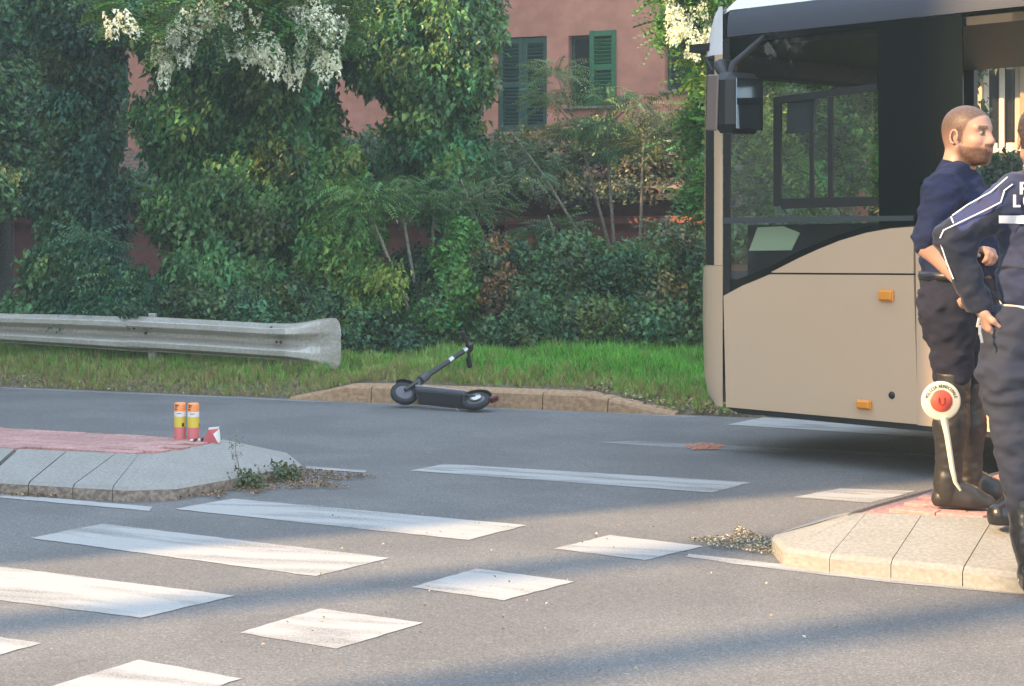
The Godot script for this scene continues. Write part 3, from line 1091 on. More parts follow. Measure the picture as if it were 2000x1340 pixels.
		ob("window_frame", st, M.cream_frame, oh, fo * Transform3D(Basis(), c))
		box("window_sill", Vector3.ZERO, Vector3(ww + 0.2, 0.07, 0.2), M.cream_frame, oh, 0.01).transform = fo * Transform3D(Basis(), Vector3(c.x, wa.y - 0.04, 0.06))
		box("awning", Vector3.ZERO, Vector3(ww + 1.0, 0.05, 0.75), M.dark_timber, oh, 0.01).transform = fo * Transform3D(Basis(Vector3.RIGHT, 0.25), Vector3(c.x, wb.y + 0.2, 0.35))
		for k in 5:
			box("awning_bracket", Vector3.ZERO, Vector3(0.05, 0.28, 0.07), M.dark_timber, oh, 0.01).transform = fo * Transform3D(Basis(), Vector3(c.x - ww / 2 - 0.3 + k * (ww + 0.6) / 4, wb.y + 0.48, 0.037))
	# unseen houses added on the left, beside the trees, to shade the far side
	for e in [["unseen tall ochre house added on the sunward side to shade road and bus", -17.0, -4.7, 9.0, 5.9, 12.4, 4], ["unseen long apartment block added farther back to shade the pink facade", -23.0, -20.0, 9.0, 13.0, 20.5, 6]]:
		var bh := thing("added_shade_house", e[0], "house", Vector3(e[1], -0.02 if e[2] > -8.0 else -1.2, e[2]))
		st = new_st()
		bx(st, Transform3D(Basis(), Vector3(0, e[5] / 2, 0)), Vector3(e[3], e[5], e[4]))
		ob("wall", st, M.ochre_plaster, bh)
		st = new_st()
		slab(st, Transform3D(Basis(), Vector3(0, e[5], 0)), PackedVector2Array([Vector2(-e[3] / 2 - 0.5, 0), Vector2(e[3] / 2 + 0.5, 0), Vector2(0, 2.0)]), -e[4] / 2 - 0.3, e[4] / 2 + 0.3)
		ob("roof", st, M.roof_tile_1, bh)
		for fl in int(e[6]):
			for k in 3:
				box("window", Vector3(e[3] / 2 + 0.02, 2.0 + 3.1 * fl, e[4] * (k - 1) * 0.31), Vector3(0.08, 1.5, 1.0), M.window_dark, bh)
	for k in 2:
		var pz: float = [2.15, 0.95][k]
		var pole := thing("utility_pole", ["tall wooden utility pole nearer the crossing", "tall wooden utility pole nearer the house"][k], "utility pole", Vector3(-14.0 - k, 0, pz))
		pipe("shaft", [Vector3.ZERO, Vector3(0, 12.8, 0)], [0.22, 0.15], M.bark, pole, 10)
		box("crossarm", Vector3(0, 12.2, 0), Vector3(0.1, 0.12, 1.4), M.dark_timber, pole, 0.01)


# ---------------------------------------------------------------- trees, hedge, saplings
func tree(called: String, label: String, foot: Vector3, blobs: Array, kinds: Array, count: int, c: Color, trunk := 0.16, size := 1.0, sd := 1, group := "", lean := Vector3.ZERO) -> Node3D:
	var t := thing(called, label, "tree", foot, group)
	var st := new_st()
	var r := RandomNumberGenerator.new()
	r.seed = sd
	var top := 0.0
	var rel := []
	for b in blobs:
		var q: Array = b.duplicate()
		q[0] = b[0] - foot
		rel.append(q)
		top = maxf(top, q[0].y + q[1].y * 0.4)
	var pts := []
	for k in 6:
		var g := k / 5.0
		pts.append(Vector3(r.randf_range(-0.06, 0.06) * g, top * g, r.randf_range(-0.06, 0.06) * g) + lean * g)
	tube(st, pts, [trunk * 1.25, trunk, trunk * 0.9, trunk * 0.75, trunk * 0.55, trunk * 0.3], 10)
	ob("trunk", st, M.bark, t)
	for b in rel:
		st = new_st()
		var y := clampf(b[0].y - 0.5 * b[1].y, 0.3, top)
		var s := lean * (y / maxf(top, 0.1)) + Vector3(0, y, 0)
		if s.distance_to(b[0]) > 0.25:
			tube(st, [s, s.lerp(b[0], 0.5) + Vector3(0, -0.06, 0), b[0]], [trunk * 0.4, trunk * 0.28, trunk * 0.12], 6)
			ob("limb", st, M.bark, t)
	foliage(t, "crown", kinds, M.leaf, rel, count, c, 0.38, size, sd, 0.5, true, 13)
	return t


func bush(called: String, label: String, cat: String, foot: Vector3, blobs: Array, kinds: Array, count: int, c: Color, size := 1.0, sd := 1, shell := 0.6, group := "") -> Node3D:
	var t := thing(called, label, cat, foot, group)
	var rel := []
	for b in blobs:
		var q: Array = b.duplicate()
		q[0] = b[0] - foot
		rel.append(q)
	var r := RandomNumberGenerator.new()
	r.seed = sd
	for k in mini(blobs.size(), 5):
		var q: Vector3 = rel[k][0]
		pipe("stem", [Vector3(q.x * 0.4, 0, q.z * 0.4), Vector3(q.x * 0.8, q.y * 0.5, q.z), q], [0.03, 0.022, 0.01], M.bark, t, 6)
	foliage(t, "foliage", kinds, M.leaf, rel, count, c, 0.36, size, sd, shell, true, 9)
	return t


func foot_at(u: float, z: float) -> Vector3:
	var x := (u - 1000.0) * z / F
	return Vector3(x, verge_y(Vector2(x, -z)) - 0.03, -z)


func build_plants() -> void:
	var ivy := [sprig("ivy", 1), sprig("ivy", 2), sprig("ivy", 3)]
	var small := [sprig("small", 4), sprig("small", 5)]
	var frond := [sprig("frond", 6), sprig("frond", 7)]
	var rob := [sprig("robinia", 8), sprig("robinia", 9)]
	var dark := Color(0.052, 0.111, 0.048)
	var mid := Color(0.072, 0.169, 0.052)
	var lite := Color(0.109, 0.223, 0.052)
	# far foliage at the left edge
	tree("tree", "hazy pale green tree at the far left edge behind the ivy column", foot_at(10, 26.0), [blob(20, 60, 26, 90, 110, 1.0), blob(10, 200, 26, 85, 110, 1.0), blob(70, 120, 26.5, 60, 110, 0.8), blob(40, 270, 26, 70, 60, 0.8), blob(-20, 390, 25, 50, 40, 0.5)], small, 3000, Color(0.087, 0.176, 0.057), 0.14, 1.9, 11)
	bush("sunlit_spot_shrub", "small shrub coloured yellow to stand for a sunlit spot at the far left", "shrub", foot_at(25, 25.0), [blob(25, 352, 25, 38, 34, 0.3)], small, 160, Color(0.65, 0.55, 0.16), 1.0, 12)  # yellow leaf colour stands in for a sunlit spot behind the trees
	# the dark column of ivy
	tree("ivy_tree", "dark ivy covered tree trunk standing as a column at far left", foot_at(150, 19.5), [blob(150, -60, 19.5, 110, 110, 0.6), blob(150, 60, 19.5, 88, 90, 0.55), blob(152, 170, 19.5, 78, 100, 0.5), blob(158, 280, 19.5, 66, 100, 0.45), blob(150, 380, 19.5, 88, 90, 0.5), blob(165, 460, 19.3, 78, 80, 0.5)], ivy, 8500, dark, 0.2, 1.0, 21, "ivy covered trees behind the guardrail")
	# the broad mass of ivy left of centre
	tree("ivy_tree", "broad ivy covered tree left of centre hung with cream blossom", foot_at(440, 18.6), [
		blob(320, 60, 18.6, 110, 110, 0.7), blob(430, 20, 18.8, 130, 120, 0.8), blob(560, 60, 18.8, 110, 130, 0.7), blob(350, 190, 18.4, 110, 110, 0.7), blob(480, 180, 18.2, 150, 120, 0.8), blob(590, 190, 18.6, 75, 120, 0.6),
		blob(400, 320, 18.2, 120, 110, 0.75), blob(540, 320, 18.4, 105, 110, 0.65), blob(375, 430, 18.0, 85, 100, 0.6), blob(470, 450, 17.9, 120, 100, 0.7), blob(560, 460, 18.2, 80, 90, 0.55), blob(410, 550, 17.7, 130, 80, 0.6), blob(520, 570, 17.9, 100, 70, 0.5)], ivy, 20000, mid, 0.24, 1.0, 22, "ivy covered trees behind the guardrail")
	# the ivy tree in the middle
	tree("ivy_tree", "ivy covered tree at centre in front of the pink wall", foot_at(868, 19.0), [
		blob(800, -20, 19.0, 150, 90, 0.7), blob(735, 70, 19.0, 82, 85, 0.6), blob(830, 90, 18.8, 105, 95, 0.7), blob(905, 60, 19.1, 70, 100, 0.55), blob(770, 150, 18.8, 90, 60, 0.55), blob(870, 185, 18.8, 95, 75, 0.6), blob(840, 255, 18.8, 90, 60, 0.55), blob(795, 275, 18.9, 55, 50, 0.4), blob(870, 310, 18.9, 75, 60, 0.45), blob(872, 390, 19.0, 52, 60, 0.3)], ivy, 12000, Color(0.080, 0.176, 0.055), 0.17, 1.0, 23, "ivy covered trees behind the guardrail")
	tree("ivy_tree", "ivy covered tree beyond the left edge beside the dark ivy column", foot_at(-190, 19.3), [
		blob(-120, 20, 19.5, 120, 120, 0.7), blob(-260, 40, 19.4, 130, 130, 0.7), blob(-180, 200, 19.2, 140, 120, 0.7), blob(-290, 240, 19.2, 100, 110, 0.6), blob(-120, 340, 19.4, 90, 90, 0.5), blob(-230, 390, 19.0, 130, 110, 0.6), blob(-190, 530, 18.6, 150, 80, 0.6), blob(-330, 520, 18.6, 120, 90, 0.6), blob(-480, 480, 18.8, 130, 130, 0.6), blob(-480, 250, 19.2, 120, 150, 0.7)], ivy, 9000, mid, 0.2, 1.1, 26, "ivy covered trees behind the guardrail")
	# bushes along the left
	bush("bush", "dense green bush behind the left end of the guardrail", "bush", foot_at(110, 17.9), [blob(115, 520, 18.0, 60, 50, 0.45), blob(70, 605, 17.9, 60, 25, 0.35), blob(165, 560, 17.8, 70, 65, 0.5)], ivy, 3000, Color(0.072, 0.162, 0.063), 0.95, 31)
	bush("bush", "blue green bush behind the guardrail under the red wall gap", "bush", foot_at(235, 17.6), [blob(205, 560, 17.6, 60, 45, 0.4), blob(280, 590, 17.5, 80, 50, 0.45), blob(180, 500, 17.8, 35, 45, 0.35), blob(220, 610, 17.4, 100, 35, 0.4)], frond + ivy, 3000, Color(0.06, 0.15, 0.075), 0.65, 32)
	bush("bush", "dark bush behind the guardrail below the broad ivy tree", "bush", foot_at(500, 16.9), [blob(400, 610, 17.0, 120, 40, 0.4), blob(520, 620, 16.9, 110, 45, 0.4), blob(620, 640, 16.8, 70, 55, 0.4), blob(300, 620, 17.1, 80, 35, 0.4), blob(590, 590, 17.2, 70, 55, 0.4)], small, 2600, Color(0.052, 0.115, 0.048), 1.0, 33)
	# the overgrown middle
	bush("bush", "leafy shrub right of the guardrail end with trailing pale shoots", "bush", foot_at(660, 17.4), [blob(650, 335, 18.2, 70, 48, 0.4), blob(620, 390, 18.0, 60, 60, 0.4), blob(680, 420, 17.8, 85, 75, 0.5), blob(650, 500, 17.5, 60, 70, 0.45), blob(700, 520, 17.3, 60, 80, 0.4)], ivy, 4200, lite, 0.9, 34)
	bush("bush", "patch of yellow green leaves in front of the bare stems", "bush", foot_at(735, 16.75), [blob(742, 535, 16.8, 38, 34, 0.22), blob(748, 580, 16.75, 34, 34, 0.22), blob(715, 590, 16.8, 34, 30, 0.2), blob(705, 615, 16.8, 26, 18, 0.2)], ivy, 420, Color(0.12, 0.2, 0.035), 0.72, 35)
	bush("bush", "dark undergrowth behind the handlebar of the fallen scooter", "bush", foot_at(800, 16.9), [blob(720, 660, 16.8, 90, 52, 0.4), blob(820, 660, 16.9, 100, 55, 0.45), blob(760, 600, 17.4, 80, 70, 0.4), blob(870, 640, 17.0, 90, 70, 0.45), blob(840, 560, 17.8, 80, 80, 0.45), blob(930, 670, 16.9, 60, 45, 0.35)], small, 3600, Color(0.049, 0.108, 0.040), 1.0, 36)
	bush("bush", "bright green climbing bush left of the clipped hedge", "bush", foot_at(905, 16.9), [blob(905, 570, 17.0, 52, 80, 0.35), blob(900, 500, 17.2, 45, 60, 0.3), blob(880, 630, 16.8, 60, 45, 0.3)], small, 1200, Color(0.080, 0.216, 0.040), 0.95, 37)
	# the hedge that runs to the bus
	var hb := []
	for k in 10:
		var u := 985.0 + k * 48.0
		hb.append(blob(u, 548.0 + 14.0 * sin(k * 2.1), 16.8, 56, 72.0 + 10.0 * cos(k * 1.7), 0.35))
		hb.append(blob(u + 20, 648, 16.45, 58, 66, 0.3))
	for k in 8: hb.append(blob(1420.0 + k * 55.0, 560, 16.4, 60, 130, 0.35))
	var hd := bush("hedge", "dense small leaved hedge along the verge up to the bus", "hedge", foot_at(1180, 16.9), hb, small, 13000, Color(0.065, 0.135, 0.048), 1.0, 41, 0.5)
	bush("bush", "rusty brown dry bush growing into the hedge", "bush", foot_at(985, 16.65), [blob(985, 600, 16.6, 42, 90, 0.2), blob(965, 520, 16.9, 35, 60, 0.25)], small, 420, Color(0.145, 0.084, 0.037), 0.9, 42)
	bush("bush", "brown tinged climber on the right part of the hedge", "bush", foot_at(1290, 16.5), [blob(1290, 600, 16.45, 50, 95, 0.16), blob(1320, 500, 16.6, 50, 60, 0.2)], small, 220, Color(0.123, 0.115, 0.046), 0.9, 43)
	# creepers on the roof of the outbuilding
	var cr := thing("creeper", "wild creeper sprawling over the outbuilding roof", "creeper", foot_at(1150, 22.0))
	var cb := []
	for e in [[1010, 300, 60, 40], [1100, 290, 60, 36], [1180, 280, 70, 40], [1270, 285, 80, 44], [1340, 320, 60, 44], [960, 340, 60, 44], [1060, 335, 80, 26], [1250, 330, 80, 22], [760, 300, 90, 40], [690, 330, 80, 50], [560, 360, 80, 40], [270, 380, 70, 40]]:
		var b := blob(e[0], e[1], 23.4, e[2], e[3], 0.5)
		b[0] -= cr.position
		b.append([Color(0.072, 0.101, 0.040), Color(0.109, 0.095, 0.052), Color(0.065, 0.128, 0.046)][cb.size() % 3])
		cb.append(b)
	for e in [[1075, 374, 55, 20], [1150, 380, 55, 18], [1225, 376, 50, 18], [1300, 374, 50, 20], [1350, 385, 30, 26]]:
		var b := blob(e[0], e[1], 22.9, e[2], e[3], 0.25)
		b[0] -= cr.position
		b.append(Color(0.07, 0.085, 0.045))
		cb.append(b)
	foliage(cr, "foliage", small, M.leaf, cb, 2900, mid, 0.35, 1.15, 44, 0.8)
	# saplings with thin pale stems and feathery leaves
	var saps := [
		[[812, 640], [745, 470], [715, 400], 17.0, [[720, 380, 90, 50], [690, 420, 60, 40]]],
		[[825, 640], [790, 440], [775, 370], 17.2, [[780, 370, 100, 50], [830, 400, 60, 40]]],
		[[852, 600], [845, 450], [850, 380], 17.6, [[850, 385, 90, 40], [905, 410, 60, 40]]],
		[[985, 570], [930, 430], [900, 350], 17.4, [[930, 390, 100, 50], [1000, 350, 80, 40]]],
		[[1140, 470], [1060, 340], [1000, 260], 19.0, [[1040, 310, 80, 40], [980, 290, 50, 30]]],
		[[1190, 480], [1150, 330], [1100, 170], 19.6, [[1085, 140, 60, 35], [1075, 195, 45, 30], [1130, 260, 60, 30]]],
		[[1200, 480], [1188, 320], [1185, 190], 19.4, [[1185, 190, 45, 35], [1165, 250, 60, 35], [1220, 300, 60, 30]]],
		[[1250, 490], [1255, 330], [1258, 220], 19.2, [[1250, 205, 40, 30], [1295, 235, 40, 30], [1262, 275, 55, 28]]],
		[[1320, 520], [1300, 430], [1310, 420], 17.6, [[1305, 450, 45, 35], [1320, 490, 50, 30]]],
		[[1090, 520], [1080, 450], [1070, 420], 17.8, [[1080, 440, 70, 30]]],
	]
	var says := ["leaning sapling with a pale stem beside the yellow green leaves", "upright sapling with a pale stem left of the ivy trunk", "sapling in front of the central ivy trunk", "sapling leaning left above the brown bush", "sapling arching over the left end of the outbuilding roof", "tall sapling in front of the open shuttered window", "slender sapling below the bright green shutter", "tallest thin stemmed sapling on the right of the outbuilding", "leafy sapling in front of the outbuilding end opening", "short sapling peeping over the hedge"]
	var cols := [lite, Color(0.072, 0.142, 0.046), mid, Color(0.080, 0.135, 0.046), Color(0.080, 0.135, 0.057), Color(0.123, 0.182, 0.052), Color(0.072, 0.162, 0.057), Color(0.109, 0.135, 0.057), Color(0.080, 0.121, 0.040), Color(0.058, 0.115, 0.040)]
	for k in saps.size():
		var s: Array = saps[k]
		var z: float = s[3]
		var p0: Vector3 = px(s[0][0], s[0][1], z)
		var p1: Vector3 = px(s[1][0], s[1][1], z)
		var p2: Vector3 = px(s[2][0], s[2][1], z)
		var ft := Vector3(p0.x + (p0.x - p1.x) * 0.3, verge_y(Vector2(p0.x, p0.z)) - 0.03, p0.z)
		var t := thing("sapling", says[k], "sapling", ft, "saplings with pale stems")
		pipe("stem", [Vector3.ZERO, p0 - ft, p1 - ft, p2 - ft], [0.024, 0.02, 0.015, 0.008], M.pale_bark, t, 7)
		var bl := []
		for b in s[4]:
			var q := blob(b[0], b[1], z, b[2] * 0.8, b[3] * 0.8, 0.35)
			q[0] -= ft
			bl.append(q)
			var c: Vector3 = q[0]
			pipe("twig", [(p1 - ft).lerp(p2 - ft, 0.5), c], [0.01, 0.004], M.pale_bark, t, 5)
		foliage(t, "foliage", frond, M.leaf, bl, 62 * bl.size(), cols[k], 0.25, 0.5, 70 + k, 0.9)
	# flowering robinias: the branch that hangs in from above on the left, and the tree beside the bus
	var rt := tree("robinia_tree", "robinia with drooping cream blossom hanging in front of the ivy", foot_at(470, 19.9), [
		blob(640, -30, 17.2, 130, 70, 0.5), blob(520, 10, 17.1, 110, 50, 0.45), blob(400, 10, 17.0, 100, 60, 0.4), blob(330, 70, 17.0, 50, 45, 0.3), blob(480, 75, 17.0, 70, 30, 0.3), blob(590, 75, 17.0, 60, 40, 0.3), blob(650, 50, 17.1, 50, 50, 0.3), blob(250, 20, 17.2, 60, 40, 0.3)], rob, 1500, Color(0.09, 0.17, 0.04), 0.07, 1.0, 51, "robinias in blossom")
	var rf := []
	for e in [[320, 85, 26, 34], [350, 55, 28, 30], [385, 25, 35, 28], [430, 10, 45, 26], [480, 75, 30, 20], [520, 85, 26, 20], [545, 100, 24, 22], [580, 115, 20, 22], [600, 75, 26, 26], [625, 45, 28, 30], [610, 15, 40, 28], [560, 5, 40, 24], [650, 25, 26, 26], [240, 30, 30, 20], [500, 5, 50, 20], [640, 95, 20, 24]]:
		var b := blob(e[0], e[1], 16.9, e[2], e[3], 0.2)
		b[0] -= rt.position
		rf.append(b)
	foliage(rt, "blossom", [sprig("raceme", 52), sprig("raceme", 53)], M.petal, rf, 85, Color(0.95, 0.96, 0.80), 0.12, 1.35, 54, 0.9, false)
	var r2 := tree("robinia_tree", "leafy robinia with white blossom between the pink house and the bus", foot_at(1420, 18.0), [
		blob(1340, -10, 18.0, 70, 60, 0.5), blob(1400, 40, 18.0, 70, 70, 0.5), blob(1330, 60, 18.0, 45, 30, 0.3), blob(1395, 150, 18.0, 40, 80, 0.4), blob(1375, 260, 18.0, 42, 80, 0.4), blob(1385, 370, 17.8, 36, 80, 0.4), blob(1470, 100, 18.2, 90, 120, 0.7), blob(1480, 280, 18.2, 90, 130, 0.7), blob(1600, 130, 19.0, 120, 110, 0.8), blob(1600, 330, 19.0, 130, 130, 0.8), blob(1500, 420, 18.2, 90, 70, 0.6)], rob + small, 8500, Color(0.1, 0.22, 0.045), 0.14, 1.15, 55, "robinias in blossom")
	rf = []
	for e in [[1310, 10, 26, 26], [1350, 75, 22, 24], [1385, 65, 18, 26], [1325, 40, 22, 18], [1370, 20, 30, 24], [1420, 60, 20, 24]]:
		var b := blob(e[0], e[1], 17.5, e[2], e[3], 0.2)
		b[0] -= r2.position
		rf.append(b)
	foliage(r2, "blossom", [sprig("raceme", 56)], M.petal, rf, 48, Color(0.95, 0.96, 0.80), 0.12, 0.95, 57, 0.9, false)
	# a tree seen through the bus in front of the ochre house
	tree("tree", "dark tree seen through the bus beside the ochre house", foot_at(1830, 21.0), [blob(1800, 60, 21, 90, 110, 0.8), blob(1790, 220, 21, 90, 120, 0.8), blob(1850, 130, 21, 50, 60, 0.5), blob(1870, 250, 21, 50, 50, 0.5), blob(1900, 110, 20.5, 30, 20, 0.2), blob(1960, 330, 21, 40, 18, 0.3), blob(1790, 380, 21, 90, 80, 0.7)], ivy, 4200, Color(0.03, 0.07, 0.03), 0.16, 1.2, 58)
	# trees on the sunward side of the road, out to the left
	for e in [[-11.0, -9.6, 9.5, 2.3, "nearest"], [-12.5, -14.8, 11.5, 2.6, "second"], [-13.5, -20.0, 13.5, 2.8, "third"], [-14.0, -26.0, 15.5, 3.0, "farthest"]]:
		var ft := Vector3(e[0], -0.03, e[1])
		if along(Vector2(ft.x, ft.z)).y > 0.0: ft.y = verge_y(Vector2(ft.x, ft.z)) - 0.03
		var bl := []
		var hh: float = e[2]
		var w: float = e[3]
		for k in 8:
			var a := k * 2.4
			bl.append([ft + Vector3(cos(a) * w * 0.5, hh * (0.25 + 0.085 * k), sin(a) * w * 0.5), Vector3(w * 0.62, hh * 0.16, w * 0.62)])
		tree("lime_tree", e[4] + " of the tall lime trees behind the sunward house", ft, bl, ivy, 4200 if e[4] == "second" or e[4] == "third" else 2900, Color(0.06, 0.13, 0.035), 0.2, 2.4, 80 + int(hh), "lime trees on the sunward side")


# ---------------------------------------------------------------- guardrail
func build_guardrail() -> void:
	var g := thing("guardrail", "weathered steel guardrail with a flared fish tail end on the verge", "guardrail", foot_at(300, 16.6))
	var inv := Transform3D(Basis(), -g.position)
	var prof := []                                   # (share of the height, share of the depth) from the bottom lip to the top lip
	for e in [[0.0, 0.18], [0.03, 0.2], [0.11, 0.86], [0.14, 0.97], [0.27, 1.0], [0.31, 0.88], [0.42, 0.08], [0.46, 0.0], [0.54, 0.0], [0.58, 0.08], [0.69, 0.88], [0.73, 1.0], [0.86, 0.97], [0.89, 0.86], [0.97, 0.2], [1.0, 0.18]]:
		prof.append(Vector2(e[0], e[1]))
	var zr := func(u: float) -> float: return lerpf(17.4, 15.85, u / 640.0)
	var sect := func(u: float, top: float, bot: float, depth: float) -> Array:
		var z: float = zr.call(u)
		var t := px(u, top, z)
		var b := px(u, bot, z)
		var out := []
		for q in prof: out.append(b.lerp(t, q.x) + Vector3(-0.42, 0, 0.9) * (q.y * depth))
		return out
	var skin := func(st: SurfaceTool, ss: Array) -> void:
		st.set_smooth_group(-1)
		for i in ss.size() - 1:
			for k in prof.size() - 1:
				quad(st, inv * ss[i][k], inv * ss[i + 1][k], inv * ss[i + 1][k + 1], inv * ss[i][k + 1])
				var d := Vector3(0.42, 0, -0.9) * 0.004
				quad(st, inv * (ss[i][k] + d), inv * (ss[i][k + 1] + d), inv * (ss[i + 1][k + 1] + d), inv * (ss[i + 1][k] + d))
	var st := new_st()
	skin.call(st, [sect.call(-900, 580, 612, 0.11), sect.call(-300, 601, 650, 0.11), sect.call(0, 612, 668, 0.11), sect.call(150, 615, 678, 0.11), sect.call(292, 620, 688, 0.11)])
	ob("beam", st, M.galvanised, g)
	st = new_st()
	skin.call(st, [sect.call(262, 617, 684, 0.12), sect.call(420, 625, 694, 0.118), sect.call(555, 633, 703, 0.115)])
	ob("beam", st, M.galvanised, g)
	st = new_st()
	skin.call(st, [sect.call(528, 631, 701, 0.125), sect.call(570, 632, 704, 0.12), sect.call(590, 630, 708, 0.075), sect.call(608, 626.5, 713, 0.045), sect.call(626, 623, 717.5, 0.018), sect.call(648, 620.5, 720.5, 0.006), sect.call(657, 622, 719.5, 0.005), sect.call(662.5, 629, 715, 0.004), sect.call(665, 640, 707, 0.004), sect.call(666, 652, 698, 0.004)])
	ob("flared_end", st, M.galvanised, g)
	for e in [[298, 612.0], [562, 640.0], [-420, 603.0]]:
		var z: float = zr.call(e[0]) + 0.06
		var top := px(e[0], e[1], z)
		var y0 := verge_y(Vector2(top.x, top.z)) - 0.1
		var s2 := new_st()
		var bs := Basis(Vector3(0.92, 0, 0.4), Vector3.UP, Vector3(-0.4, 0, 0.92))
		bx(s2, Transform3D(bs, Vector3(top.x, (top.y + y0) / 2, top.z)), Vector3(0.075, top.y - y0, 0.05), 0.006)
		var po := ob("post", s2, M.galvanised, g, inv)
	for e in [[284, 651], [262, 641], [296, 640], [272, 676], [540, 668], [548, 668], [530, 640]]:
		var z: float = zr.call(e[0]) - 0.115
		var s2 := new_st()
		lathe(s2, Transform3D(Basis(Vector3.RIGHT, PI / 2) , px(e[0], e[1], z)), [Vector2(0, 0.012), Vector2(0.010, 0.010), Vector2(0.014, 0.0), Vector2(0.014, -0.02)], 10)
		ob("bolt", s2, M.bolt, g, inv)


# ---------------------------------------------------------------- bus
const B0 := Vector3(1.34, 0, -11.16)     # the front corner of the near side, on the road
const BT := Vector3(0.676, 0, 0.737)     # towards the rear
const BN := Vector3(-0.737, 0, 0.676)    # out of the near side


func on_bus(u: float, v: float, o := 0.0) -> Vector2:
	var d := Vector3((u - 1000.0) / F, (450.0 - v) / F, -1.0)
	var p0 := B0 + BN * o
	var t := (p0 - Vector3(0, H, 0)).dot(BN) / d.dot(BN)
	var p := Vector3(0, H, 0) + d * t - p0
	return Vector2(p.dot(BT), p.y)


func bus_poly(uv: Array) -> PackedVector2Array:
	var p := PackedVector2Array()
	for q in uv: p.append(on_bus(q[0], q[1]))
	return p


func bus_plate(bus: Node3D, called: String, uv: Array, m: Material, z0: float, z1: float) -> MeshInstance3D:
	var st := new_st()
	slab(st, Transform3D(), bus_poly(uv), z0, z1)
	return ob(called, st, m, bus)


# the outline of the body seen from above, from the near side round the front to the far side; a = corner radius
func bus_ring(y: float, a: float, sh: float, n0 := 0.0, n1 := 1.0) -> Array:
	var pts := []
	var W := 2.5
	var n := 26
	for k in n + 1:
		var t := lerpf(n0, n1, float(k) / n)
		var p: Vector2                                  # (s, z)
		if t < 0.3:
			var th := t / 0.3 * PI / 2
			p = Vector2(-a * sin(th), -a * (1.0 - cos(th)))
		elif t < 0.7:
			var f := (t - 0.3) / 0.4
			p = Vector2(-a - 0.10 * (1.0 - pow(2.0 * f - 1.0, 2)), lerpf(-a, -W + a, f))
		else:
			var th := (1.0 - t) / 0.3 * PI / 2
			p = Vector2(-a * sin(th), -W + a * (1.0 - cos(th)))
		pts.append(Vector3(p.x - 0.037 + sh * clampf(-p.x / a, 0.0, 1.0), y, p.y))
	return pts


func bus_wrap(bus: Node3D, called: String, rows: Array, m: Material, n0 := 0.0, n1 := 1.0) -> MeshInstance3D:
	# rows of [height, corner radius, push back]
	var st := new_st()
	st.set_smooth_group(0)
	for i in rows.size() - 1:
		var a := bus_ring(rows[i][0], rows[i][1], rows[i][2], n0, n1)
		var b := bus_ring(rows[i + 1][0], rows[i + 1][1], rows[i + 1][2], n0, n1)
		for k in a.size() - 1: quad(st, a[k + 1], a[k], b[k], b[k + 1])
	return ob(called, st, m, bus)


